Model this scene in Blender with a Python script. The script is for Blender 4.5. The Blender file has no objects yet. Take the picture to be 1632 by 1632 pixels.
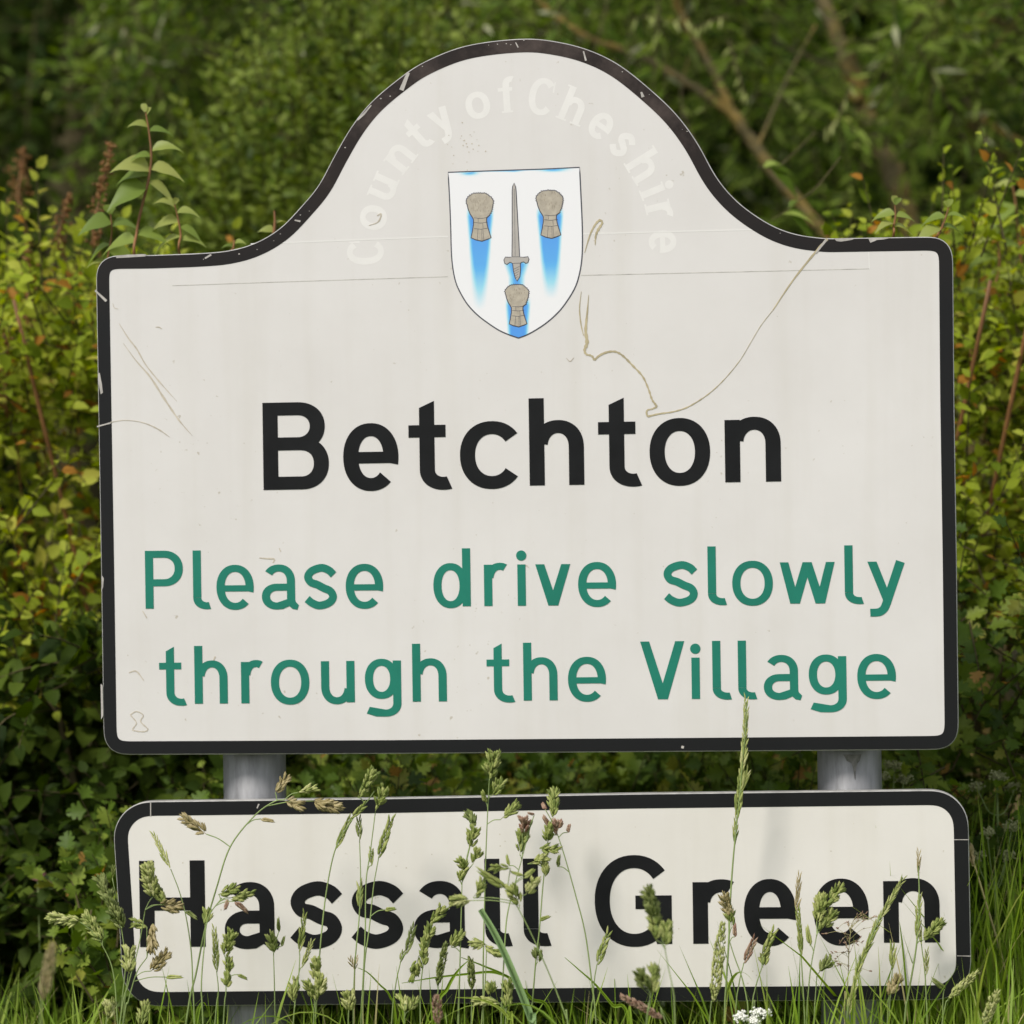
import bpy, math
import numpy as np
from mathutils import Vector, Matrix
from mathutils.geometry import delaunay_2d_cdt

SC = bpy.context.scene
COL = SC.collection
rng = np.random.default_rng(11)

# ------------------------------------------------------------------ camera, light, exposure
D = 3.5                       # camera to sign
FPX = 1241.0 * D              # focal length in pixels of a 1632 px frame
CAM = np.array((0.0, -D, 1.09))
ROLL = math.radians(0.84)
RV = np.array((math.cos(ROLL), 0, -math.sin(ROLL)))
UV = np.array((math.sin(ROLL), 0, math.cos(ROLL)))
FV = np.array((0.0, 1.0, 0.0))
cd = bpy.data.cameras.new('camera')
cam = bpy.data.objects.new('camera', cd)
COL.objects.link(cam)
cam.matrix_world = Matrix(((RV[0], UV[0], 0, CAM[0]), (RV[1], UV[1], -1, CAM[1]), (RV[2], UV[2], 0, CAM[2]), (0, 0, 0, 1)))
cd.sensor_width = 36
cd.lens = 36 * FPX / 1632
cd.clip_end = 500
cd.clip_start = 0.05
cd.dof.use_dof = True
cd.dof.focus_distance = 3.45
cd.dof.aperture_fstop = 3.8
SC.camera = cam

SUN_EL, SUN_AZ = math.radians(46), math.radians(-145)
w = bpy.data.worlds.new('World')
SC.world = w
w.use_nodes = True
nt = w.node_tree
bg = nt.nodes['Background']
sky = nt.nodes.new('ShaderNodeTexSky')
sky.sky_type = 'NISHITA'
sky.sun_disc = False
sky.sun_elevation = SUN_EL
sky.sun_rotation = SUN_AZ
hs = nt.nodes.new('ShaderNodeHueSaturation')
hs.inputs['Saturation'].default_value = 0.25
nt.links.new(sky.outputs[0], hs.inputs['Color'])
nt.links.new(hs.outputs[0], bg.inputs['Color'])
bg.inputs['Strength'].default_value = 0.12
sd = bpy.data.lights.new('sun', 'SUN')
sd.energy = 2.3
sd.angle = math.radians(14)
sd.color = (1.0, 0.95, 0.88)
sun = bpy.data.objects.new('sun', sd)
COL.objects.link(sun)
to_sun = Vector((math.cos(SUN_EL) * math.sin(SUN_AZ), math.cos(SUN_EL) * math.cos(SUN_AZ), math.sin(SUN_EL)))
sun.rotation_euler = to_sun.to_track_quat('Z', 'Y').to_euler()
sun.location = (-3, -6, 8)
SC.view_settings.view_transform = 'Standard'
SC.view_settings.look = 'None'
SC.view_settings.gamma = 1
SC.view_settings.exposure = 0.62
SC.render.engine = 'CYCLES'
SC.cycles.max_bounces = 8
SC.cycles.use_denoising = True

# ------------------------------------------------------------------ pixel <-> world helpers
THETA = math.radians(5.5)     # the sign is turned a little, its right end nearer
EU = np.array((math.cos(THETA), -math.sin(THETA), 0.0))
EN = np.array((-math.sin(THETA), -math.cos(THETA), 0.0))
EV = np.array((0.0, 0.0, 1.0))

def ray(px, py):
    return FV + RV * ((px - 816) / FPX) - UV * ((py - 816) / FPX)

def at(px, py, Y):
    r = ray(px, py)
    return CAM + r * ((Y + D) / r[1])

SO = at(843, 816, 0.0)        # sign origin

def uv(p):
    r = ray(*p)
    t = np.dot(SO - CAM, EN) / np.dot(r, EN)
    q = CAM + r * t - SO
    return (float(np.dot(q, EU)), float(np.dot(q, EV)))

def uvs(pts):
    return np.array([uv(p) for p in pts])

# ------------------------------------------------------------------ materials
def new_mat(name):
    m = bpy.data.materials.new(name)
    m.use_nodes = True
    t = m.node_tree
    return m, t, t.nodes['Principled BSDF']

def node(t, kind, **kw):
    n = t.nodes.new(kind)
    for k, v in kw.items():
        if k in n.inputs:
            n.inputs[k].default_value = v
        else:
            setattr(n, k, v)
    return n

def ramp(t, stops):
    r = t.nodes.new('ShaderNodeValToRGB')
    el = r.color_ramp.elements
    while len(el) < len(stops):
        el.new(0.5)
    for e, (p, c) in zip(el, stops):
        e.position = p
        e.color = (*c, 1)
    return r

def plain(name, col, rough=0.6, spec=0.4, metal=0.0, vary=0.0, scale=30.0):
    m, t, b = new_mat(name)
    b.inputs['Roughness'].default_value = rough
    b.inputs['Specular IOR Level'].default_value = spec
    b.inputs['Metallic'].default_value = metal
    b.inputs['Base Color'].default_value = (*col, 1)
    if vary:
        tc = t.nodes.new('ShaderNodeTexCoord')
        n = node(t, 'ShaderNodeTexNoise', Scale=scale, Detail=5.0, Roughness=0.6)
        t.links.new(tc.outputs['Object'], n.inputs['Vector'])
        lo = tuple(c * (1 - vary) for c in col)
        hi = tuple(min(1, c * (1 + vary)) for c in col)
        r = ramp(t, [(0.3, lo), (0.7, hi)])
        t.links.new(n.outputs['Fac'], r.inputs['Fac'])
        t.links.new(r.outputs['Color'], b.inputs['Base Color'])
    return m

def leafy(name, dark, mid, light, rough=0.45, trans=0.35, spec=0.35, odd=None):
    """leaf material: each leaf its own tint"""
    m, t, b = new_mat(name)
    a = node(t, 'ShaderNodeAttribute', attribute_name='tint')
    stops = [(0.0, dark), (0.45, mid), (0.93, light)]
    if odd:
        stops = [(0.0, dark), (0.45, mid), (0.88, light), (0.97, odd)]
    r = ramp(t, stops)
    t.links.new(a.outputs['Fac'], r.inputs['Fac'])
    t.links.new(r.outputs['Color'], b.inputs['Base Color'])
    b.inputs['Roughness'].default_value = rough
    b.inputs['Specular IOR Level'].default_value = spec
    tr = t.nodes.new('ShaderNodeBsdfTranslucent')
    hsv = node(t, 'ShaderNodeHueSaturation', Hue=0.49, Saturation=1.1, Value=1.3)
    t.links.new(r.outputs['Color'], hsv.inputs['Color'])
    t.links.new(hsv.outputs[0], tr.inputs['Color'])
    mx = node(t, 'ShaderNodeMixShader')
    mx.inputs[0].default_value = trans
    t.links.new(b.outputs[0], mx.inputs[1])
    t.links.new(tr.outputs[0], mx.inputs[2])
    t.links.new(mx.outputs[0], t.nodes['Material Output'].inputs['Surface'])
    return m

def sign_face_mat(name, lo, hi):
    m, t, b = new_mat(name)
    tc = t.nodes.new('ShaderNodeTexCoord')
    n1 = node(t, 'ShaderNodeTexNoise', Scale=4.0, Detail=6.0, Roughness=0.65)
    t.links.new(tc.outputs['Object'], n1.inputs['Vector'])
    r1 = ramp(t, [(0.3, lo), (0.7, hi)])
    t.links.new(n1.outputs['Fac'], r1.inputs['Fac'])
    # rain streaks
    mp = node(t, 'ShaderNodeMapping')
    mp.inputs['Scale'].default_value = (26, 26, 1.6)
    t.links.new(tc.outputs['Object'], mp.inputs['Vector'])
    n2 = node(t, 'ShaderNodeTexNoise', Scale=1.0, Detail=4.0)
    t.links.new(mp.outputs[0], n2.inputs['Vector'])
    r2 = ramp(t, [(0.50, (1, 1, 1)), (0.8, (0.86, 0.845, 0.79))])
    t.links.new(n2.outputs['Fac'], r2.inputs['Fac'])
    mu = node(t, 'ShaderNodeMix', data_type='RGBA', blend_type='MULTIPLY')
    mu.inputs['Factor'].default_value = 0.36
    t.links.new(r1.outputs[0], mu.inputs['A'])
    t.links.new(r2.outputs[0], mu.inputs['B'])
    # specks of dirt
    n3 = node(t, 'ShaderNodeTexNoise', Scale=120.0, Detail=3.0, Roughness=0.5)
    t.links.new(tc.outputs['Object'], n3.inputs['Vector'])
    n4 = node(t, 'ShaderNodeTexNoise', Scale=6.0, Detail=2.0)
    t.links.new(tc.outputs['Object'], n4.inputs['Vector'])
    ad = node(t, 'ShaderNodeMath', operation='MULTIPLY_ADD')
    ad.inputs[1].default_value = 0.28
    t.links.new(n4.outputs['Fac'], ad.inputs[0])
    t.links.new(n3.outputs['Fac'], ad.inputs[2])
    r3 = ramp(t, [(0.86, (1, 1, 1)), (0.93, (0.72, 0.68, 0.6))])
    t.links.new(ad.outputs[0], r3.inputs['Fac'])
    mu2 = node(t, 'ShaderNodeMix', data_type='RGBA', blend_type='MULTIPLY')
    mu2.inputs['Factor'].default_value = 1
    t.links.new(mu.outputs['Result'], mu2.inputs['A'])
    t.links.new(r3.outputs[0], mu2.inputs['B'])
    t.links.new(mu2.outputs['Result'], b.inputs['Base Color'])
    b.inputs['Roughness'].default_value = 0.42
    b.inputs['Specular IOR Level'].default_value = 0.35
    return m

def border_mat():
    m, t, b = new_mat('border_black')
    tc = t.nodes.new('ShaderNodeTexCoord')
    n = node(t, 'ShaderNodeTexNoise', Scale=14.0, Detail=7.0, Roughness=0.7)
    t.links.new(tc.outputs['Object'], n.inputs['Vector'])
    # sun-bleached brown towards the exposed arch: more of it high up
    sx = t.nodes.new('ShaderNodeSeparateXYZ')
    t.links.new(tc.outputs['Object'], sx.inputs[0])
    mr = node(t, 'ShaderNodeMapRange')
    mr.inputs['From Min'].default_value = 0.25
    mr.inputs['From Max'].default_value = 0.5
    t.links.new(sx.outputs['Z'], mr.inputs['Value'])
    mu = node(t, 'ShaderNodeMath', operation='MULTIPLY')
    t.links.new(mr.outputs[0], mu.inputs[0])
    t.links.new(n.outputs['Fac'], mu.inputs[1])
    r = ramp(t, [(0.0, (0.0085, 0.0088, 0.0095)), (0.42, (0.018, 0.013, 0.012)), (0.66, (0.060, 0.045, 0.040))])
    t.links.new(mu.outputs[0], r.inputs['Fac'])
    t.links.new(r.outputs[0], b.inputs['Base Color'])
    b.inputs['Roughness'].default_value = 0.5
    b.inputs['Specular IOR Level'].default_value = 0.14
    return m

def post_mat():
    m, t, b = new_mat('galvanised_post')
    tc = t.nodes.new('ShaderNodeTexCoord')
    mp = node(t, 'ShaderNodeMapping')
    mp.inputs['Scale'].default_value = (40, 40, 7)
    t.links.new(tc.outputs['Object'], mp.inputs['Vector'])
    n = node(t, 'ShaderNodeTexNoise', Scale=1.0, Detail=6.0, Roughness=0.65)
    t.links.new(mp.outputs[0], n.inputs['Vector'])
    r = ramp(t, [(0.28, (0.09, 0.09, 0.09)), (0.45, (0.20, 0.20, 0.205)), (0.75, (0.32, 0.32, 0.33))])
    t.links.new(n.outputs['Fac'], r.inputs['Fac'])
    t.links.new(r.outputs[0], b.inputs['Base Color'])
    b.inputs['Metallic'].default_value = 0.35
    b.inputs['Roughness'].default_value = 0.5
    return m

def bark_mat():
    m, t, b = new_mat('lichen_bark')
    tc = t.nodes.new('ShaderNodeTexCoord')
    n = node(t, 'ShaderNodeTexNoise', Scale=7.0, Detail=6.0, Roughness=0.65)
    t.links.new(tc.outputs['Object'], n.inputs['Vector'])
    r = ramp(t, [(0.34, (0.045, 0.038, 0.018)), (0.48, (0.12, 0.095, 0.038)), (0.58, (0.22, 0.15, 0.035)), (0.72, (0.28, 0.16, 0.025))])
    t.links.new(n.outputs['Fac'], r.inputs['Fac'])
    t.links.new(r.outputs[0], b.inputs['Base Color'])
    b.inputs['Roughness'].default_value = 0.85
    bp = node(t, 'ShaderNodeBump', Strength=0.6, Distance=0.01)
    n2 = node(t, 'ShaderNodeTexNoise', Scale=60.0, Detail=4.0)
    t.links.new(tc.outputs['Object'], n2.inputs['Vector'])
    t.links.new(n2.outputs['Fac'], bp.inputs['Height'])
    t.links.new(bp.outputs[0], b.inputs['Normal'])
    return m

def shield_mat():
    m, t, b = new_mat('shield_print')
    a = node(t, 'ShaderNodeAttribute', attribute_name='blue')
    r = ramp(t, [(0.0, (0.655, 0.65, 0.665)), (0.3, (0.26, 0.54, 0.66)), (0.6, (0.08, 0.34, 0.66)), (1.0, (0.045, 0.20, 0.62))])
    t.links.new(a.outputs['Fac'], r.inputs['Fac'])
    t.links.new(r.outputs[0], b.inputs['Base Color'])
    b.inputs['Roughness'].default_value = 0.4
    return m

M = {}
M['white'] = sign_face_mat('sign_white', (0.530, 0.508, 0.492), (0.578, 0.558, 0.545))
M['cream'] = sign_face_mat('sign_cream', (0.560, 0.534, 0.498), (0.610, 0.586, 0.552))
M['black'] = border_mat()
M['ink'] = plain('black_vinyl', (0.0075, 0.0078, 0.0085), 0.55, 0.12, vary=0.25, scale=20)
M['green'] = plain('green_vinyl', (0.011, 0.150, 0.105), 0.5, 0.18, vary=0.12, scale=9)
M['ghost'] = plain('faded_vinyl', (0.615, 0.597, 0.578), 0.4, 0.35, vary=0.03, scale=40)
M['alu'] = plain('aluminium_edge', (0.42, 0.41, 0.39), 0.45, 0.5, metal=0.4, vary=0.25, scale=60)
M['chip'] = plain('bare_chipped_edge', (0.36, 0.335, 0.31), 0.5, 0.4, vary=0.25, scale=90)
M['stain'] = plain('dried_trail', (0.36, 0.31, 0.20), 0.8, 0.1, vary=0.25, scale=60)
M['faint_stain'] = plain('faint_dirt', (0.43, 0.385, 0.315), 0.8, 0.1, vary=0.18, scale=80)
M['seam_dark'] = plain('seam_dirt', (0.40, 0.385, 0.355), 0.7, 0.1, vary=0.3, scale=50)
M['seam_light'] = plain('seam_edge', (0.60, 0.585, 0.565), 0.5, 0.2)
M['post'] = post_mat()
M['bark'] = bark_mat()
M['twig'] = plain('twig_bark', (0.075, 0.062, 0.03), 0.8, 0.1, vary=0.4, scale=8)
M['shield'] = shield_mat()
M['outline'] = plain('print_outline', (0.045, 0.045, 0.06), 0.5)
M['sheaf'] = plain('wheat_print', (0.345, 0.305, 0.245), 0.5, vary=0.16, scale=160)
M['ear'] = plain('ear_print', (0.185, 0.15, 0.105), 0.5)
M['steel'] = plain('sword_print', (0.34, 0.315, 0.29), 0.5, vary=0.08, scale=60)
M['willow'] = leafy('willow_leaf', (0.030, 0.062, 0.004), (0.118, 0.19, 0.015), (0.32, 0.40, 0.085), rough=0.55, spec=0.18, trans=0.45, odd=(0.36, 0.37, 0.22))
M['shaded_leaf'] = leafy('shaded_leaf', (0.012, 0.026, 0.002), (0.034, 0.060, 0.005), (0.085, 0.125, 0.016), rough=0.6, spec=0.12, trans=0.4)  # gloom of the left tree and low hedge put into the leaf colour
M['bright_leaf'] = leafy('bright_leaf', (0.05, 0.09, 0.007), (0.13, 0.185, 0.017), (0.26, 0.32, 0.06), rough=0.5, spec=0.22, trans=0.45)
M['bramble'] = leafy('bramble_leaf', (0.14, 0.20, 0.012), (0.31, 0.38, 0.028), (0.46, 0.50, 0.075), rough=0.6, spec=0.15, trans=0.5, odd=(0.40, 0.19, 0.03))
M['hawthorn'] = leafy('hawthorn_leaf', (0.045, 0.085, 0.010), (0.10, 0.165, 0.018), (0.24, 0.30, 0.045), rough=0.5, spec=0.22, trans=0.4, odd=(0.40, 0.23, 0.06))
M['shaded_wood_leaf'] = leafy('shaded_wood_leaf', (0.008, 0.018, 0.002), (0.022, 0.040, 0.004), (0.05, 0.075, 0.010), rough=0.65, spec=0.1, trans=0.3)  # deep shade inside the wood painted as a darker leaf colour
M['shoot'] = leafy('young_shoot_leaf', (0.13, 0.20, 0.035), (0.24, 0.31, 0.06), (0.36, 0.38, 0.11), trans=0.45)
M['redstem'] = plain('red_stem', (0.20, 0.095, 0.035), 0.6, 0.3, vary=0.35, scale=12)
M['dockseed'] = leafy('dock_seed', (0.11, 0.055, 0.012), (0.21, 0.085, 0.02), (0.28, 0.16, 0.05), trans=0.2)
M['grass'] = leafy('grass_blade', (0.10, 0.18, 0.015), (0.21, 0.33, 0.033), (0.36, 0.45, 0.09), spec=0.22, trans=0.45, odd=(0.48, 0.43, 0.20))
M['blade'] = leafy('broad_blade', (0.17, 0.28, 0.11), (0.22, 0.34, 0.14), (0.27, 0.39, 0.17), trans=0.25)
M['stem_g'] = plain('grass_stem', (0.19, 0.25, 0.085), 0.5, 0.3, vary=0.25, scale=15)
M['stem_t'] = plain('dry_grass_stem', (0.30, 0.27, 0.12), 0.6, 0.2, vary=0.2, scale=15)
TONE = {
    'g': leafy('seed_green', (0.12, 0.16, 0.03), (0.23, 0.275, 0.065), (0.36, 0.38, 0.13), rough=0.6, trans=0.2),
    'd': leafy('seed_dark_green', (0.075, 0.10, 0.022), (0.14, 0.175, 0.042), (0.24, 0.27, 0.09), rough=0.6, trans=0.2),
    'p': leafy('seed_pale', (0.22, 0.26, 0.065), (0.35, 0.38, 0.12), (0.48, 0.48, 0.22), rough=0.6, trans=0.2),
    't': leafy('seed_tan', (0.20, 0.165, 0.07), (0.33, 0.27, 0.12), (0.43, 0.36, 0.20), rough=0.6, trans=0.2),
    'r': leafy('seed_pinkish', (0.19, 0.10, 0.065), (0.31, 0.19, 0.13), (0.40, 0.29, 0.20), rough=0.6, trans=0.2),
}
M['umbel'] = plain('cream_umbel', (0.27, 0.28, 0.14), 0.7, 0.1, vary=0.3, scale=60)
M['white_petal'] = plain('white_petal', (0.72, 0.72, 0.66), 0.6, 0.2, vary=0.1, scale=60)

def ground_mat():
    m, t, b = new_mat('verge_soil')
    tc = t.nodes.new('ShaderNodeTexCoord')
    n = node(t, 'ShaderNodeTexNoise', Scale=3.0, Detail=8.0, Roughness=0.7)
    t.links.new(tc.outputs['Object'], n.inputs['Vector'])
    r = ramp(t, [(0.3, (0.03, 0.035, 0.012)), (0.55, (0.05, 0.075, 0.02)), (0.75, (0.09, 0.08, 0.04))])
    t.links.new(n.outputs['Fac'], r.inputs['Fac'])
    t.links.new(r.outputs[0], b.inputs['Base Color'])
    b.inputs['Roughness'].default_value = 0.95
    return m
M['ground'] = ground_mat()

# ------------------------------------------------------------------ object helpers
def mesh_obj(name, verts, faces, mat, parent=None, smooth=False, loc=None):
    me = bpy.data.meshes.new(name)
    me.from_pydata([tuple(v) for v in verts], [], [tuple(f) for f in faces])
    me.materials.append(mat)
    if smooth:
        me.polygons.foreach_set('use_smooth', [True] * len(me.polygons))
    me.update()
    o = bpy.data.objects.new(name, me)
    COL.objects.link(o)
    if parent is not None:
        o.parent = parent
    if loc is not None:
        o.location = loc
    return o

def thing(name, label, cat, loc=(0, 0, 0), rotz=0.0, group=None):
    o = bpy.data.objects.new(name, None)
    COL.objects.link(o)
    o.location = tuple(loc)
    o.rotation_euler = (0, 0, rotz)
    o.empty_display_size = 0.05
    tag(o, label, cat, group)
    return o

def tag(o, label=None, cat=None, group=None, kind=None):
    if label: o['label'] = label
    if cat: o['category'] = cat
    if group: o['group'] = group
    if kind: o['kind'] = kind
    return o

def big_mesh(name, V, tris, tint, mat, parent=None, loc=(0, 0, 0), sizes=3):
    """mesh from numpy arrays; tris (n,3); tint per face"""
    me = bpy.data.meshes.new(name)
    me.vertices.add(len(V))
    me.vertices.foreach_set('co', np.ascontiguousarray(V, dtype=np.float32).ravel())
    n = len(tris)
    me.loops.add(n * 3)
    me.polygons.add(n)
    me.loops.foreach_set('vertex_index', np.ascontiguousarray(tris, dtype=np.int32).ravel())
    me.polygons.foreach_set('loop_start', np.arange(0, n * 3, 3, dtype=np.int32))
    me.update(calc_edges=True)
    at_ = me.attributes.new('tint', 'FLOAT', 'FACE')
    at_.data.foreach_set('value', np.ascontiguousarray(tint, dtype=np.float32))
    me.materials.append(mat)
    me.validate()
    o = bpy.data.objects.new(name, me)
    COL.objects.link(o)
    o.location = tuple(loc)
    if parent is not None:
        o.parent = parent
    return o

def catmull(pts, n=8):
    P = np.asarray(pts, float)
    if len(P) < 3:
        t = np.linspace(0, 1, n + 1)[:, None]
        return P[0] * (1 - t) + P[-1] * t
    Q = np.vstack([2 * P[0] - P[1], P, 2 * P[-1] - P[-2]])
    out = []
    for i in range(1, len(Q) - 2):
        p0, p1, p2, p3 = Q[i - 1], Q[i], Q[i + 1], Q[i + 2]
        for t in np.linspace(0, 1, n, endpoint=False):
            out.append(0.5 * ((2 * p1) + (-p0 + p2) * t + (2 * p0 - 5 * p1 + 4 * p2 - p3) * t * t + (-p0 + 3 * p1 - 3 * p2 + p3) * t ** 3))
    out.append(Q[-2])
    return np.array(out)

def unit(v):
    v = np.asarray(v, float)
    return v / np.maximum(np.linalg.norm(v, axis=-1, keepdims=True), 1e-9)

class Mesh:
    """collects triangles and their tints"""
    def __init__(self):
        self.V, self.F, self.T, self.n = [], [], [], 0
    def add(self, V, F, tint=0.5):
        V = np.asarray(V, float); F = np.asarray(F, int)
        self.V.append(V); self.F.append(F + self.n)
        self.T.append(np.broadcast_to(np.asarray(tint, float), (len(F),)).copy())
        self.n += len(V)
    def tube(self, P, R, sides=6, tint=0.5, cap=True):
        P = np.asarray(P, float)
        R = np.broadcast_to(np.asarray(R, float), (len(P),))
        T = unit(np.gradient(P, axis=0))
        ref = np.array((0.31, 0.9, 0.17))
        A = unit(np.cross(T, ref)); B = np.cross(T, A)
        a = np.linspace(0, 2 * np.pi, sides, endpoint=False)
        V = (P[:, None] + R[:, None, None] * (np.cos(a)[None, :, None] * A[:, None] + np.sin(a)[None, :, None] * B[:, None])).reshape(-1, 3)
        F = []
        for i in range(len(P) - 1):
            for k in range(sides):
                a0, a1 = i * sides + k, i * sides + (k + 1) % sides
                F += [(a0, a1, a1 + sides), (a0, a1 + sides, a0 + sides)]
        if cap:
            for base in (0, (len(P) - 1) * sides):
                for k in range(1, sides - 1):
                    F.append((base, base + k, base + k + 1))
        self.add(V, F, tint)
    def ribbon(self, P, W, N, tint=0.5, fold=0.25):
        """grass blade: a folded strip along P with half widths W, N = face normal hint"""
        P = np.asarray(P, float); W = np.asarray(W, float)
        T = unit(np.gradient(P, axis=0))
        S = unit(np.cross(T, N)); NN = np.cross(S, T)
        L = P + S * W[:, None] + NN * (W * fold)[:, None]
        R = P - S * W[:, None] + NN * (W * fold)[:, None]
        n = len(P)
        V = np.vstack([P, L, R])
        F = []
        for i in range(n - 1):
            for o in (n, 2 * n):
                F += [(i, i + 1, o + i + 1), (i, o + i + 1, o + i)]
        self.add(V, F, tint)
    def spindle(self, p, axis, length, rad, tint=0.5, sides=5, flat=1.0):
        axis = unit(axis)
        A = unit(np.cross(axis, (0.3, 0.2, 0.93) if abs(axis[2]) < 0.9 else (1, 0.1, 0)))
        B = np.cross(axis, A) * flat
        ts = (0.12, 0.38, 0.7); rs = (0.65, 1.0, 0.62)
        a = np.linspace(0, 2 * np.pi, sides, endpoint=False)
        V = [p]
        for t, r in zip(ts, rs):
            for q in a:
                V.append(p + axis * (t * length) + (A * math.cos(q) + B * math.sin(q)) * (rad * r))
        V.append(p + axis * length)
        F = []
        for k in range(sides):
            k2 = (k + 1) % sides
            F.append((0, 1 + k2, 1 + k))
            for j in range(2):
                b = 1 + j * sides
                F += [(b + k, b + k2, b + sides + k2), (b + k, b + sides + k2, b + sides + k)]
            F.append((1 + 2 * sides + k, 1 + 2 * sides + k2, 1 + 3 * sides))
        self.add(np.array(V), F, tint)
    def build(self, name, mat, parent=None, loc=(0, 0, 0), origin=None):
        V = np.vstack(self.V)
        if origin is not None:
            V = V - np.asarray(origin)
        return big_mesh(name, V, np.vstack(self.F), np.concatenate(self.T), mat, parent, loc)

# ------------------------------------------------------------------ ground
g = mesh_obj('ground', [(-120, -80, 0), (120, -80, 0), (120, 160, 0), (-120, 160, 0)], [(0, 1, 2, 3)], M['ground'])
tag(g, 'rough grassy verge soil under the hedge and signs', 'ground', kind='structure')

# ------------------------------------------------------------------ flat graphics on the boards
def union(polys, eps=1e-6):
    """union of (convex-ish) polygons -> verts, triangles"""
    vs, fs = [], []
    todo = []
    for p in polys:
        p = [tuple(map(float, q)) for q in p]
        if len(p) == 4:
            cr = [(p[(i + 1) % 4][0] - p[i][0]) * (p[(i + 2) % 4][1] - p[(i + 1) % 4][1]) - (p[(i + 1) % 4][1] - p[i][1]) * (p[(i + 2) % 4][0] - p[(i + 1) % 4][0]) for i in range(4)]
            if min(cr) * max(cr) < 0:
                todo += [[p[0], p[1], p[2]], [p[0], p[2], p[3]]]
                continue
        todo.append(p)
    for p in todo:
        a = sum(p[i][0] * p[(i + 1) % len(p)][1] - p[(i + 1) % len(p)][0] * p[i][1] for i in range(len(p)))
        if abs(a) < 1e-12:
            continue
        if a < 0:
            p = p[::-1]
        fs.append(list(range(len(vs), len(vs) + len(p))))
        vs += [Vector(q) for q in p]
    v, e, f, ov, oe, of = delaunay_2d_cdt(vs, [], fs, 0, eps, True)
    keep = [t for t, o in zip(f, of) if len(o)]
    return v, keep

def slab(v, f, y0, y1):
    """extrude a triangulated sheet in (u,v) from y0 (back) to y1 (front, more negative); returns verts, faces"""
    n = len(v)
    V = [(p[0], y1, p[1]) for p in v] + [(p[0], y0, p[1]) for p in v]
    F = []
    edges = {}
    for t in f:
        a = sum(v[t[i]][0] * v[t[(i + 1) % len(t)]][1] - v[t[(i + 1) % len(t)]][0] * v[t[i]][1] for i in range(len(t)))
        t = list(t) if a > 0 else list(t)[::-1]
        F.append(t)
        for i in range(len(t)):
            e = (t[i], t[(i + 1) % len(t)])
            edges[e] = edges.get(e, 0) + 1
    for (a, b) in list(edges):
        if (b, a) not in edges:
            F.append((b, a, a + n, b + n))
    return V, F

def flat(name, polys_uv, y0, y1, mat, parent, label=None):
    v, f = union(polys_uv)
    V, F = slab(v, f, y0, y1)
    o = mesh_obj(name, V, F, mat, parent)
    if label: o['label'] = label
    return o

def flat_px(name, polys_px, y0, y1, mat, parent, label=None):
    return flat(name, [[uv(q) for q in p] for p in polys_px], y0, y1, mat, parent, label)

def strip(pts, wd, closed=False):
    P = np.asarray(pts, float)
    W = np.broadcast_to(np.asarray(wd, float), (len(P),))
    T = unit(np.gradient(P, axis=0))
    if closed:
        T = unit(np.roll(P, -1, 0) - np.roll(P, 1, 0))
    N = np.stack([-T[:, 1], T[:, 0]], 1)
    L = P + N * W[:, None] / 2; R = P - N * W[:, None] / 2
    m = len(P) if closed else len(P) - 1
    return [[L[i], L[(i + 1) % len(P)], R[(i + 1) % len(P)], R[i]] for i in range(m)]

# ---- letter shapes, x-height = 1, drawn as strokes of weight w in a width W
def rect(x0, y0, x1, y1):
    return [[(x0, y0), (x1, y0), (x1, y1), (x0, y1)]]

def arc(cx, cy, RX, RY, wx, wy, a0, a1, n=None, p=2.15):
    n = n or max(6, int(abs(a1 - a0) / 7))
    a = np.radians(np.linspace(a0, a1, n + 1))
    c, s = np.cos(a), np.sin(a)
    c = np.sign(c) * np.abs(c) ** (2 / p); s = np.sign(s) * np.abs(s) ** (2 / p)
    O = np.stack([cx + RX * c, cy + RY * s], 1)
    I = np.stack([cx + (RX - wx) * c, cy + (RY - wy) * s], 1)
    return [[O[i], O[i + 1], I[i + 1], I[i]] for i in range(n)]

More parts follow.
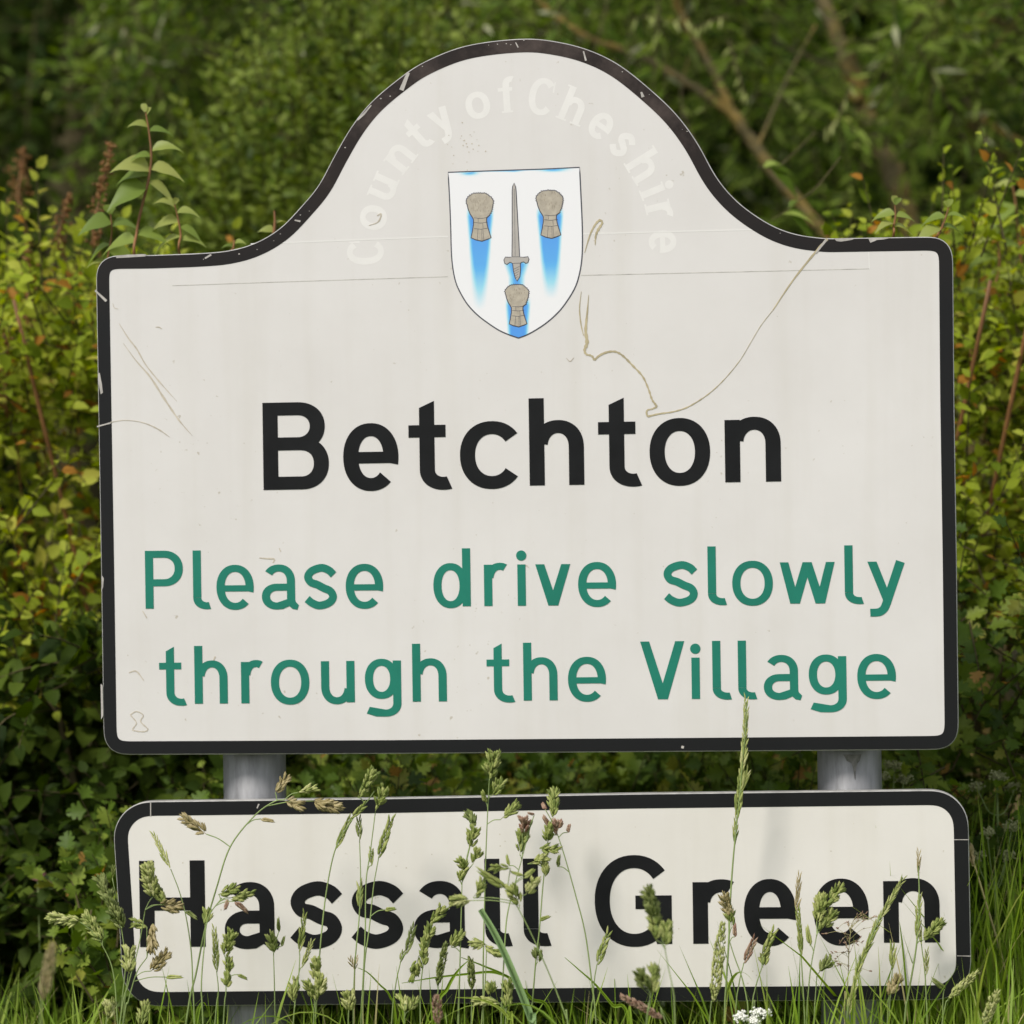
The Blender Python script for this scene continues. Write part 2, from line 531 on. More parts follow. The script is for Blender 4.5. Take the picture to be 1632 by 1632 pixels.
OV = 0.045
def glyph(ch, W, w, serif=False):
    h = 0.86 * w
    P = []
    def sf(x0, x1, y, up=1):
        return rect(x0 - 0.09, min(y, y + up * 0.07), x1 + 0.09, max(y, y + up * 0.07)) if serif else []
    if ch == 'o':
        P += arc(W / 2, .5, W / 2, .5 + OV, w, h, 0, 360)
    elif ch == 'c':
        P += arc(W * .56, .5, W * .56, .5 + OV, w, h, 38, 322)
    elif ch == 'e':
        P += arc(W / 2, .5, W / 2, .5 + OV, w, h, -12, 314)
        P += rect(w * .7, .40, W - .014, .40 + .76 * w)
    elif ch in 'nhu':
        RX, RY = W * .47, .43
        top = 1.40 if ch == 'h' else 1.0
        P += rect(0, 0, w, top)
        P += rect(W - w, 0, W, 1 + OV - RY)
        P += arc(W - RX, 1 + OV - RY, RX, RY, w, h, 0, 172)
        if serif:
            P += sf(0, w, 0) + sf(W - w, W, 0) + [[(-.1, top - .07), (w, top - .07), (w, top), (-.1, top)]]
        if ch == 'u':
            P = [[(W - x, 1 - y) for x, y in q] for q in P]
    elif ch == 'r':
        RX, RY = .42 * W / .63, .42
        P += rect(0, 0, w, 1) + arc(W - RX * .42, 1 + OV - RY, RX, RY, w, h, 63, 170)
        P += sf(0, w, 0)
        if serif: P += [[(-.1, .93), (w, .93), (w, 1), (-.1, 1)]]
    elif ch == 't':
        sx = .255 * W
        RX = (W - sx) * .755
        P += [[(sx, .28), (sx + w, .28), (sx + w, 1.385), (sx, 1.275)]]
        P += rect(0, 1 - h * .95, sx + w + .235 * W + .02, 1)
        P += arc(sx + RX, .33 - OV, RX, .33, w, h, 180, 289)
    elif ch == 'l':
        RX = W / 1.24
        P += rect(0, .26, w, 1.4) + arc(RX, .28 - .025, RX, .28, w, h, 180, 284)
    elif ch == 'i':
        P += rect(0, 0, w, 1)
        P += [[(w / 2 + .63 * w * math.cos(a), 1.215 + .63 * w * math.sin(a)) for a in np.linspace(0, 2 * np.pi, 28, endpoint=False)]]
        if serif: P += sf(0, w, 0) + [[(-.1, .93), (w, .93), (w, 1), (-.1, 1)]]
    elif ch == 's':
        k = w * .45; T = 1 + OV - k; Bm = -OV + k; hw = w * .5
        pts = [(W - .085, T - .17), (W - .20, T - .06), (W * .53, T), (hw + .10, T - .075), (hw + .005, T - .21), (hw + .07, T - .345),
               (W * .40, .55), (W * .60, .465), (W - hw - .07, Bm + .345), (W - hw - .005, Bm + .205), (W - hw - .10, Bm + .07), (W * .47, Bm), (.20, Bm + .06), (.075, Bm + .16)]
        c = catmull(pts, 6)
        P += strip(c, np.full(len(c), w * .95))
    elif ch == 'a':
        Sx = .905 * W
        RX, RY = Sx * .485, .40
        P += arc(Sx - RX, 1 + OV - RY, RX, RY, w, h, 0, 145)
        P += rect(Sx - w, .13, Sx, 1 + OV - RY)
        P += [[(Sx - w * .98, .20), (Sx, .20), (Sx + .012, .14), (W + .005, .055), (W - .035, -.055), (Sx - .30 * w, -.035), (Sx - .75 * w, .04)]]
        bx, by, bry = Sx * .46, .268, .313
        P += arc(bx, by, bx, bry, w, h, 90, 270)
        P += rect(bx, by + bry - h, Sx - .5 * w, by + bry)
        P += [[(bx, -OV), (bx, -OV + h), (Sx - .5 * w, .115 + h * .7), (Sx - .5 * w, .07)], [(bx, -OV), (Sx - .5 * w, .07), (Sx - .8 * w, .03), (bx + .14, -OV + .012)]]
    elif ch == 'd':
        P += rect(W - w, 0, W, 1.4)
        P += arc((W - .35 * w) / 2, .5, (W - .35 * w) / 2, .5 + OV, w, h, 0, 360)
    elif ch == 'g':
        P += rect(W - w, -.03, W, 1.0)
        P += arc((W - .35 * w) / 2, .56, (W - .35 * w) / 2, .44 + OV, w, h, 0, 360)
        RX = .44 * W
        P += arc(W - RX, -.03, RX, .325, w, h, 0, -95)
        P += [[(W - RX, -.355), (W - RX, -.355 + h), (.11, -.115), (.035, -.275)], [(W - RX, -.355), (.035, -.275), (W * .3, -.35)]]
    elif ch == 'y':
        c = catmull([(W - .56 * w, 1), (W * .56, .17), (W * .485, -.03), (W * .41, -.155), (W * .28, -.225), (W * .06, -.235)], 6)
        P += strip(c, np.linspace(1.08 * w, .95 * w, len(c)))
        P += [[(0, 1), (1.12 * w, 1), (.60 * W, .16), (.46 * W, -.03), (.44 * W, -.02)]]
    elif ch in 'vV':
        H = 1 if ch == 'v' else 1.4
        c = W / 2
        P += [[(0, H), (1.1 * w, H), (c + .60 * w, 0), (c - .60 * w, 0)], [(W - 1.1 * w, H), (W, H), (c + .60 * w, 0), (c - .60 * w, 0)]]
    elif ch == 'w':
        f1, f2, c = .27 * W, .73 * W, .5 * W
        P += [[(0, 1), (1.05 * w, 1), (f1 + .58 * w, 0), (f1 - .58 * w, 0)], [(c - .55 * w, 1), (c + .55 * w, 1), (f1 + .58 * w, 0), (f1 - .58 * w, 0)],
              [(c - .55 * w, 1), (c + .55 * w, 1), (f2 + .58 * w, 0), (f2 - .58 * w, 0)], [(W - 1.05 * w, 1), (W, 1), (f2 + .58 * w, 0), (f2 - .58 * w, 0)]]
    elif ch == 'P':
        P += rect(0, 0, w, 1.4)
        RY = .43; RX = min(.46, W - w); cx = W - RX
        P += arc(cx, 1.4 - RY, RX, RY, w, h, -90, 90) + rect(w * .5, 1.4 - h, cx, 1.4) + rect(w * .5, 1.4 - 2 * RY, cx, 1.4 - 2 * RY + h)
    elif ch == 'B':
        P += rect(0, 0, w, 1.4)
        RY = .385; RX = .44; cx = W * .945 - RX
        P += arc(cx, 1.4 - RY, RX, RY, w, h, -90, 90) + rect(w * .5, 1.4 - h, cx, 1.4) + rect(w * .5, .63, cx + .06, .63 + h)
        RY2 = .4175; cx = W - RX
        P += arc(cx, RY2, RX, RY2, w, h, -90, 90) + rect(w * .5, 0, cx, h) + rect(w * .5, .63, cx, .8351)
    elif ch == 'H':
        P += rect(0, 0, w, 1.4) + rect(W - w, 0, W, 1.4) + rect(w * .5, .59, W - w * .5, .59 + h)
    elif ch == 'G':
        RX = .515 * W
        P += arc(RX, .7, RX, .7 + OV, w, h, 40, 322)
        P += rect(W - w, .0, W, .787) + rect(.53 * W, .787 - h * 1.04, W - w * .5, .787)
        P += [[(W - w, 0), (W - w, .5), (W - w * 1.3, .32), (W - w * 1.25, .16)]]
    elif ch == 'C':
        P += arc(W * .54, .7, W * .54, .7 + OV, w, h, 42, 318)
        if serif: P += [[(W * .93, .92), (W * .99, .92), (W * .99, 1.38), (W * .93, 1.30)]]
    elif ch == 'f':
        P += rect(.2, 0, .2 + w, 1.12) + arc(.2 + .34, 1.1, .34, .34, w, h, 180, 70) + rect(0, .86, .58, 1.0) + sf(.2, .2 + w, 0)
    return P

def glyph_union(ch, W, w, serif=False):
    """letter outline as one clean sheet; a nudge if the triangulation leaks outside the strokes"""
    P = glyph(ch, W, w, serif)
    def area(q):
        return sum(q[i][0] * q[(i + 1) % len(q)][1] - q[(i + 1) % len(q)][0] * q[i][1] for i in range(len(q))) / 2
    tot = sum(abs(area(q)) for q in P)
    for k in range(12):
        v, f = union([[(x + (0 if not k else rng.normal(0, 2e-4)), y + (0 if not k else rng.normal(0, 2e-4))) for x, y in q] for q in P], 1e-5)
        a = sum(abs(area([v[i] for i in t])) for t in f)
        if .5 * tot < a < tot * 1.002:
            break
    return v, f

def word(name, letters, base, xh_px, w, mat, parent, y0, y1, label):
    """letters: (char, left px, right px); base: two baseline points in px"""
    (xa, ya), (xb, yb) = base
    bl = lambda x: ya + (yb - ya) * (x - xa) / (xb - xa)
    A = np.array(uv((xa, ya))); B = np.array(uv((xb, yb)))
    ex = unit(B - A)
    ey = np.array((0.0, 1.0))
    polys = []
    vv, ff = [], []
    for ch, l, r in letters:
        p0 = np.array(uv((l, bl(l)))); p1 = np.array(uv((r, bl(r))))
        top = np.array(uv((l, bl(l) - xh_px)))
        s = np.linalg.norm(top - p0)
        W = np.linalg.norm(p1 - p0) / s
        gv, gf = glyph_union(ch, W, w)
        ff += [[i + len(vv) for i in t] for t in gf]
        vv += [p0 + (ex * x + ey * y) * s for x, y in gv]
    V, F = slab(vv, ff, y0, y1)
    o = mesh_obj(name, V, F, mat, parent)
    o['label'] = label
    return o

# ------------------------------------------------------------------ the upper board
def z(ox, oy, k):
    return lambda X, Y: (ox + X / k, oy + Y / k)

def smooth_poly(pts, n=6):
    return catmull(pts, n)

S1 = thing('place_name_sign', 'large arched white sign with black border reading Betchton, shield on top', 'village sign', SO, -THETA)
top_curve = [(309, 404), (360, 400), (405, 388), (446, 364), (480, 329), (508, 295), (532, 250), (560, 202), (592, 162), (637, 124), (676, 98.5), (743, 72.5), (833, 61.5), (892, 67), (943, 81), (990, 105), (1041, 146), (1080, 184), (1112, 228), (1140, 279), (1166, 312), (1195, 337), (1234, 361), (1272, 374), (1317, 380)]
def corner(c, r, a0, a1, n=8):
    a = np.radians(np.linspace(a0, a1, n))
    return [(c[0] + r * math.cos(q), c[1] - r * math.sin(q)) for q in a]
outer_px = []
outer_px += corner((183, 437), 30, 178, 92) + [(240, 406.5)]
outer_px += [tuple(p) for p in catmull(top_curve, 5)]
outer_px += [(1400, 378.5)] + corner((1487, 409), 32, 88, 2)
outer_px += [(1521, 640), (1525, 900)] + corner((1496, 1163), 32, 0, -90)
outer_px += [(1100, 1198), (600, 1201.5)] + corner((197, 1171), 32, 270, 182)
outer_px += [(161, 900), (156.5, 640)]
OUT = uvs(outer_px)
# fine even resampling
def resample(P, n):
    Q = np.vstack([P, P[:1]])
    d = np.r_[0, np.cumsum(np.linalg.norm(np.diff(Q, axis=0), axis=1))]
    t = np.linspace(0, d[-1], n, endpoint=False)
    return np.stack([np.interp(t, d, Q[:, 0]), np.interp(t, d, Q[:, 1])], 1)

def inset(P, d):
    T = unit(np.roll(P, -1, 0) - np.roll(P, 1, 0))
    N = np.stack([T[:, 1], -T[:, 0]], 1)      # clockwise outline: right-hand side is inside
    return P + N * d

def relax(P, k):
    for _ in range(k):
        P = P * .5 + (np.roll(P, 1, 0) + np.roll(P, -1, 0)) * .25
    return P

OUT = relax(resample(OUT, 640), 3)
def ring_polys(A, B):
    n = len(A)
    return [[A[i], A[(i + 1) % n], B[(i + 1) % n], B[i]] for i in range(n)]

def prism(name, P, y0, y1, mat, parent, bevel=0.0, smooth=False):
    n = len(P)
    front = P if not bevel else inset(P, bevel)
    V = [(p[0], y1, p[1]) for p in front]
    F = [list(range(n))]
    if bevel:
        V += [(p[0], y1 + bevel, p[1]) for p in P]
    V += [(p[0], y0, p[1]) for p in P]
    k = len(V) // n
    for j in range(k - 1):
        for i in range(n):
            i2 = (i + 1) % n
            F.append((j * n + i2, j * n + i, (j + 1) * n + i, (j + 1) * n + i2))
    F.append([(k - 1) * n + i for i in range(n)][::-1])
    return mesh_obj(name, V, [f[::-1] for f in F], mat, parent)

PXM = 1 / 1241.0
BW = 22.0 * PXM
def board(S, OUT, yb, face):
    prism('panel', OUT, yb, 0.0, M['alu'], S, 0.0008)
    a = inset(OUT, 1.6 * PXM); b_ = inset(OUT, BW)
    n = len(a)
    flat_ring('border', a, b_, -0.0004, -0.0014, M['black'], S)
    prism('face', inset(OUT, BW - 0.5 * PXM), -0.0004, -0.0011, face, S)

def flat_ring(name, A, B, y0, y1, mat, parent):
    n = len(A)
    V = [(p[0], y1, p[1]) for p in A] + [(p[0], y1, p[1]) for p in B] + [(p[0], y0, p[1]) for p in A] + [(p[0], y0, p[1]) for p in B]
    F = []
    for i in range(n):
        j = (i + 1) % n
        F.append((i, j, n + j, n + i))
        F.append((i, 2 * n + i, 2 * n + j, j))
        F.append((n + j, 3 * n + j, 3 * n + i, n + i))
    return mesh_obj(name, V, F, mat, parent)

board(S1, OUT, 0.016, M['white'])

BET = [('B', 420.5, 525), ('e', 548, 636), ('t', 652.5, 720), ('c', 734, 825), ('h', 844.5, 931.5), ('t', 954.5, 1022.5), ('o', 1036, 1132.5), ('n', 1156, 1245)]
word('lettering', BET, ((420, 781.0), (1245, 767.2)), 99.2, .243, M['ink'], S1, -0.0011, -0.0017, 'bold black word Betchton across the upper board')
K = 2.55
L2 = [('P', 83, 236), ('l', 277, 347), ('e', 372, 523), ('a', 556, 705), ('s', 727, 862), ('e', 897, 1049), ('d', 1253, 1404), ('r', 1459, 1549), ('i', 1595, 1630)]
L2 = [(c, 200 + a / K, 200 + b / K) for c, a, b in L2]
L2b = [('v', 87, 229), ('e', 260, 414), ('s', 606, 747), ('l', 787, 862), ('o', 886, 1051), ('w', 1080, 1303), ('l', 1343, 1418), ('y', 1436, 1589)]
L2b = [(c, 820 + a / K, 820 + b / K) for c, a, b in L2b]
base2 = ((233, 970.0), (1400, 960.8))
for wd, part in (('Please', L2[:6]), ('drive', L2[6:] + L2b[:2]), ('slowly', L2b[2:])):
    word('lettering', part, base2, 65.8, .198, M['green'], S1, -0.0011, -0.0017, 'green word ' + wd + ' in the upper green line')
L3 = [('t', 140, 249), ('h', 283, 417), ('r', 472, 557), ('o', 593, 749), ('u', 797, 933), ('g', 975, 1122), ('h', 1168, 1307), ('t', 1470, 1583)]
L3 = [(c, 200 + a / K, 200 + b / K) for c, a, b in L3]
L3b = [('h', 38, 176), ('e', 219, 373), ('V', 514, 693), ('i', 721, 754), ('l', 806, 882), ('l', 910, 985), ('a', 1014, 1168), ('g', 1197, 1350), ('e', 1394, 1551)]
L3b = [(c, 820 + a / K, 820 + b / K) for c, a, b in L3b]
base3 = ((255, 1122.0), (1428, 1110.6))
for wd, part in (('through', L3[:7]), ('the', L3[7:] + L3b[:2]), ('Village', L3b[2:])):
    word('lettering', part, base3, 65.8, .198, M['green'], S1, -0.0011, -0.0017, 'green word ' + wd + ' in the lower green line')

# the worn-off county name round the arch: pale ghost letters
cen = np.array(uv((822, 393)))
arch = [('C', -91, .95), ('o', -77.2, .98), ('u', -64.8, .88), ('n', -51.2, .88), ('t', -40.3, .66), ('y', -29.5, .86), ('o', -14.2, .98), ('f', -3, .6), ('C', 10.6, .98), ('h', 23.6, .88), ('e', 36.4, .88), ('s', 47.6, .72), ('h', 59.4, .88), ('i', 69.2, .22), ('r', 77.6, .62), ('e', 89.5, .88)]
gV, gF = [], []
R0, s0 = 214 * PXM, 40.0 * PXM
for ch, a, W in arch:
    q = math.radians(a)
    up = np.array((math.sin(q), math.cos(q))); ex = np.array((math.cos(q), -math.sin(q)))
    gv, gf = glyph_union(ch, W, .265, True)
    gF += [[i + len(gV) for i in t] for t in gf]
    gV += [cen + up * (R0 + s0 * y) + ex * (s0 * (x - W / 2)) for x, y in gv]
gV, gF = slab(gV, gF, -0.0011, -0.00116)
o = mesh_obj('lettering', gV, gF, M['ghost'], S1)
o['label'] = 'faded cream words County of Cheshire curving round the arch'

# repair sheet: its lower and upper edges read as fine seams
for q in ([(275, 455.5), (430, 450), (714, 441)], [(926, 439), (1150, 434), (1385, 428.5)]):
    flat_px('seam', strip(q, 1.3), -0.0011, -0.00125, M['seam_dark'], S1, 'thin dirty seam line across the arch base')
for q, wd_ in (([(400, 389), (714, 377)], 2.2), ([(928, 373), (1205, 366)], 2.2), ([(1384.5, 402), (1385.5, 428)], 1.5)):
    flat_px('seam', strip(q, wd_), -0.0011, -0.00125, M['seam_light'], S1, 'thin pale seam line of the repair sheet')

# dried trails and dirt on the face
k7 = z(900, 330, 3.709)
def trail(pts, wd, f, n=6):
    c = catmull([f(*p) for p in pts], n)
    wv = np.interp(np.linspace(0, 1, len(c)), np.linspace(0, 1, len(wd)), wd) * (1 + .22 * np.sin(np.arange(len(c)) * 1.9) + .12 * np.sin(np.arange(len(c)) * 4.3))
    return strip(c, wv)
st = []
st += trail([(118, 270), (150, 165), (180, 105), (208, 78), (222, 95), (200, 130), (184, 170), (180, 225)], [.8, 2.4, 3, 3.4, 3, 4, 3, .8], k7)
st += trail([(98, 500), (88, 600), (96, 690), (112, 760)], [.6, 1.6, 2, 1], k7)
st += trail([(142, 520), (132, 640), (124, 730), (132, 800), (118, 845), (128, 870), (160, 880), (176, 905)], [.6, 3, 4.5, 5.5, 4, 3, 3, 3.4], k7)
st += trail([(176, 905), (205, 878), (250, 858), (300, 855), (345, 880), (400, 935), (460, 1000), (495, 1075), (515, 1135), (535, 1165), (545, 1180)], [3, 3.4, 3, 3, 2.6, 3, 3.6], k7)
st += trail([(545, 1180), (520, 1192), (490, 1200), (484, 1218), (490, 1238)], [3, 2, 3, 2.6], k7)
st += trail([(490, 1238), (560, 1222), (640, 1210), (720, 1185), (800, 1140), (880, 1080), (960, 1000), (1040, 900), (1100, 800), (1160, 700), (1228, 612)], [3, 2.2, 1.8, 1.3, .9, .7, .8], k7)
st += trail([(1230, 610), (1350, 432), (1475, 275), (1552, 188)], [1.4, 2.4, 3.2, 4.2], k7)
flat('stain', [[uv(q) for q in p] for p in st], -0.0011, -0.0016, M['stain'], S1, 'thin tan dried plant trail hooking from the shield to the last t')
fs = []
k6 = z(140, 430, 5.628)
fs += trail([(280, 480), (370, 620), (440, 710), (520, 850), (640, 1000), (800, 1180)], [.6, 2, 2.2, 1.8, 2, .5], k6)
fs += trail([(320, 660), (430, 810), (560, 960), (690, 1160), (820, 1350), (940, 1490)], [.5, 1.6, 2.8, 3.2, 2.2, .4], k6)
fs += trail([(205, 1368), (320, 1350), (450, 1360), (550, 1390), (650, 1440), (735, 1500)], [1.2, 1, 1, 1.6, 2, .6], k6)
fs += trail([(225, 300), (240, 340), (275, 352)], [.6, 1, .6], k6)
fs += trail([(610, 515), (640, 515), (665, 530)], [1, 1.8, 1], k6)
kk = z(0, 980, 2.503)
fs += trail([(520, 398), (545, 385), (572, 400), (562, 425), (590, 455), (575, 465), (540, 462), (530, 455), (545, 430), (522, 400)], [1.5, 1.8, 1.5], kk)
fs += trail([(515, 230), (545, 225), (575, 262)], [1.5, 2.4, 1], kk)
kp = z(200, 840, 2.55)
fs += trail([(545, 125), (575, 128), (605, 130), (600, 145)], [1.5, 2.6, 1.5], kp)
fs += trail([(625, 85), (632, 100)], [1, 1.6], kp)
fs += trail([(70, 340), (88, 370)], [1, 1.6], kp)
fs += trail([(355, 548), (366, 525)], [1.5, 2.4], kp)
fs += trail([(10, 893), (32, 912), (55, 890)], [.7, 1.6, .7], k7)
fs += trail([(600 / 1, 740), (640, 765), (650, 800), (630, 812)], [.6, 1.8, 1.4], z(350, 60, 2.55)) if False else trail([(258, 775), (275, 768), (262, 800), (225, 815)], [1.6, 2.2, .8], z(500, 40, 2.55))
flat('stain', [[uv(q) for q in p] for p in fs], -0.0011, -0.0015, M['faint_stain'], S1, 'faint tan scratches and dirt marks left on the white face')
# small specks gathered above the shield and elsewhere
sp = []
for _ in range(26):
    x, y = rng.normal(740, 14), rng.normal(235, 16)
    sp.append([(x + r * math.cos(a), y + r * math.sin(a)) for r in (rng.uniform(.5, 1.3),) for a in np.linspace(0, 6.28, 7)[:-1]])
flat_px('dirt_speck', sp, -0.0011, -0.0014, M['faint_stain'], S1)
S1.children[-1]['label'] = 'fine dirt specks gathered over the shield'
S1.children[-1]['kind'] = 'stuff'

# chipped and scratched border
def rag(pts, jit=0.8):
    return [(x + rng.normal(0, jit * .3), y + rng.normal(0, jit)) for x, y in pts]
ch = []
ch += strip([(651, 116), (640, 144)], [5, 7]) + strip([(152, 463), (170, 480)], [2.6, 4.2]) + strip([(155, 680), (177, 674)], [2, 2.4])
ch += strip([(1317, 382), (1300, 404)], [4, 2.4]) + strip([(327, 412), (337, 406)], [2.4, 3])
ch += [rag([(1329, 380), (1345, 380), (1362, 380.5), (1358, 382.5), (1340, 385.5), (1333, 384)], .3)]
ch += [rag([(1384, 380.5), (1421, 379), (1408, 381.5), (1398, 383), (1387, 387)], .3)]
ch += [rag([(157, 595), (159.5, 594), (163, 612), (164.5, 626), (161, 628), (157.5, 612)], .3)]
ch += [rag([(163, 917), (166, 922), (165, 935), (162, 944)], .3)]
ch += [rag([(161, 1090), (164, 1092), (165, 1140), (162, 1146)], .3)]
ch += [rag([(185, 407.5), (205, 406), (233, 405.5), (232, 409), (200, 410.5), (186, 411.5)], .2)]
ch += strip([(930, 82), (934, 97)], [2, 3]) + strip([(1022, 147), (1025, 155)], [3, 5]) + strip([(822, 68), (826, 76)], [1.5, 2])
ch += strip([(570, 192), (580, 182), (592, 168)], [2, 3.5, 1.5]) + strip([(470, 351), (479, 353)], [2, 3]) + strip([(1086, 1190), (1090, 1191)], 4)
for _ in range(22):                       # tiny flakes along the top edge
    i = int(rng.integers(8, 205)); p = OUT[i] ; q = inset(OUT, rng.uniform(2, 16) * PXM)[i]
    r = rng.uniform(.4, 1.1) * PXM
    ang = rng.uniform(0, 3.1)
    ch.append(None); ch[-1] = ('uv', [q + r * np.array((math.cos(a) * 1.6, math.sin(a))) for a in np.linspace(ang, ang + 6.28, 6)[:-1]])
chu = [c[1] if isinstance(c, tuple) else [uv(q) for q in c] for c in ch]
nb = len(chu) - 22
for c_ in chu[:nb]:
    flat('paint_chip', [c_], -0.0013, -0.0018, M['chip'], S1)
o = flat('fine_chips', chu[nb:], -0.0013, -0.0018, M['chip'], S1, 'fine pale flakes along the black arch border')
o['kind'] = 'stuff'

# shield
ks = z(700, 250, 5.44)
sh_px = [(78, 135), (300, 127), (620, 116), (900, 107), (1218, 92), (1228, 300), (1240, 560), (1243, 760), (1236, 900), (1218, 1010), (1185, 1120), (1130, 1220), (1050, 1330), (950, 1425), (850, 1495), (760, 1545), (688, 1572), (610, 1545), (520, 1505), (420, 1440), (330, 1370), (250, 1285), (190, 1190), (145, 1090), (118, 960), (106, 820), (100, 600), (90, 350)]
body = [sh_px[0]] + sh_px[1:4] + [tuple(p) for p in catmull(sh_px[4:17], 4)] + [tuple(p) for p in catmull(sh_px[16:] + sh_px[:1], 4)][1:-1]
def offset_poly(P, d):
    P = np.asarray(P, float)
    T = unit(np.roll(P, -1, 0) - np.roll(P, 1, 0))
    a = np.sum(P[:, 0] * np.roll(P[:, 1], -1) - np.roll(P[:, 0], -1) * P[:, 1])
    N = np.stack([T[:, 1], -T[:, 0]], 1) * (1 if a > 0 else -1)
    return P + N * d
CO = mesh_holder = bpy.data.objects.new('coat_of_arms', None)
COL.objects.link(CO); CO.parent = S1
CO['label'] = 'white shield crest with three wheatsheaves and a sword'
bl = lambda x, a, b: np.clip((x - a) / (b - a), 0, 1)
def blue(X, Y):
    v = 0
    for cx0, cx1, f0, f1 in ((356, 352, 930, 1330), (960, 972, 900, 1230)):
        if 440 < Y < 1400:
            cx = cx0 + (cx1 - cx0) * (Y - 440) / 900
            hw = np.interp(Y, (440, 520, 700, 1050, 1330), (112, 104, 88, 66, 42))
            v = max(v, bl(hw - abs(X - cx), -14, 22 + 20 * bl(Y, 800, 1200)) * (1 - bl(Y, f0, f1)) * bl(Y, 440, 520) * (0.9 - .2 * bl(Y, 560, 900)))
    if Y > 1220:
        hw = np.interp(Y, (1220, 1300, 1450, 1600), (100, 96, 84, 74))
        v = max(v, bl(hw - abs(X - 684), -14, 24) * bl(Y, 1220, 1290) * .88)
    if 905 < Y < 1130:
        hw = np.interp(Y, (905, 960, 1040, 1130), (112, 92, 66, 62))
        v = max(v, bl(hw - abs(X - 672), -10, 60) * bl(Y, 900, 935) * .85)
    for px_, py_, rx_, ry_ in ((262, 138, 60, 26), (985, 112, 95, 20), (640, 122, 60, 10)):
        v = max(v, .75 * math.exp(-((X - px_) / rx_) ** 2 - ((Y - py_) / ry_) ** 2 * 2))
    return float(v)
uvb = [uv(ks(*p)) for p in body]
o = flat('shield_outline', [list(map(tuple, offset_poly(uvb, 0.9 * PXM)))], -0.0011, -0.0014, M['outline'], CO, 'fine grey outline of the shield')
inner = [tuple(p) for p in offset_poly(body, -6)]
gp = [(x, y) for x in range(90, 1240, 11) for y in range(100, 1570, 11)]
vs = [Vector(uv(ks(*p))) for p in inner] + [Vector(uv(ks(*p))) for p in gp]
orig = inner + gp
v, e, f, ov, oe, of = delaunay_2d_cdt(vs, [], [list(range(len(inner)))[::-1]], 0, 1e-7, True)
f = [t for t, q in zip(f, of) if len(q)]
V, F = slab(v, f, -0.0014, -0.0016)
o = mesh_obj('shield_face', V, F, M['shield'], CO)
bv = []
for q in ov:
    bv.append(blue(*orig[q[0]]) if q else 0.0)
at_ = o.data.attributes.new('blue', 'FLOAT', 'POINT')
at_.data.foreach_set('value', np.array(bv + bv, dtype=np.float32))

def sheaf(cx, cy, s, dx):
    """wheatsheaf: bushy top, bound waist, flared foot; centre of the ears at cx, cy in shield zoom px"""
    base = [(243, 410), (240, 375), (262, 345), (295, 324), (350, 319), (400, 321), (440, 348), (466, 376), (462, 430), (447, 480), (432, 508)]
    head = []
    for (xa, ya), (xb, yb) in zip(base, base[1:]):     # bristling ears along the rim
        n = max(1, int(math.hypot(xb - xa, yb - ya) / 15))
        nx, ny = (yb - ya), -(xb - xa)
        q = math.hypot(nx, ny)
        for i in range(n):
            t = i / n
            head.append((xa + (xb - xa) * t, ya + (yb - ya) * t))
            t += .45 / n; h_ = rng.uniform(5, 11)
            head.append((xa + (xb - xa) * t + nx / q * h_, ya + (yb - ya) * t + ny / q * h_))
    low = [(412, 528), (410, 560), (418, 600), (433, 650), (450, 702), (420, 714), (372, 731), (320, 720), (278, 702), (290, 650), (300, 590), (300, 545), (290, 525), (270, 495), (252, 450)]
    P = [(x - 353 + cx, y - 420 + cy) for x, y in head + low]
    P = [(cx + (x - cx) * s, cy + (y - cy) * s) for x, y in P]
    G = lambda pts: [[uv(ks(*p)) for p in pts]]
    o1 = flat('wheatsheaf', G([tuple(p) for p in offset_poly(P, 5.5)]), -0.0016, -0.0018, M['outline'], CO)
    o2 = flat('wheat', G([tuple(p) for p in offset_poly(P, -3)]), -0.0018, -0.0020, M['sheaf'], o1)
    ln = []
    sc = lambda pts: [(cx + (x - cx) * s, cy + (y - cy) * s) for x, y in pts]
    for yy in (110, 150, 203):
        ln += strip(sc([(cx - 54 + dx, cy + yy), (cx + dx + 5, cy + yy + 6), (cx + 62 + dx, cy + yy - 3)]), 4)
    for a, b in ((-20, -28), (22, 30), (12, 14)):
        ln += strip(sc([(cx + a + dx, cy + 208), (cx + b + dx, cy + 305)]), 3)
    ln += strip(sc([(cx - 20 + dx, cy + 112), (cx - 18 + dx, cy + 148)]), 3) + strip(sc([(cx + 20 + dx, cy + 155), (cx + 24 + dx, cy + 200)]), 3)
    er = []
    for k in range(34):
        x, y = rng.uniform(-80, 80), rng.uniform(-80, 70)
        a = x / 90 + rng.uniform(-.3, .3)
        er += strip(sc([(cx + x, cy + y), (cx + x + 9 * math.sin(a), cy + y - 17 * math.cos(a))]), rng.uniform(1.5, 3.2))
    o3 = flat('binding', [[uv(ks(*p)) for p in q] for q in ln], -0.0019, -0.0021, M['outline'], o1)
    # thing > coat_of_arms > wheatsheaf: keep one mesh per sheaf
    o4 = flat('ear', [[uv(ks(*p)) for p in q] for q in er], -0.0019, -0.00205, M['ear'], o1)
    join([o1, o2, o3, o4])
    return o1

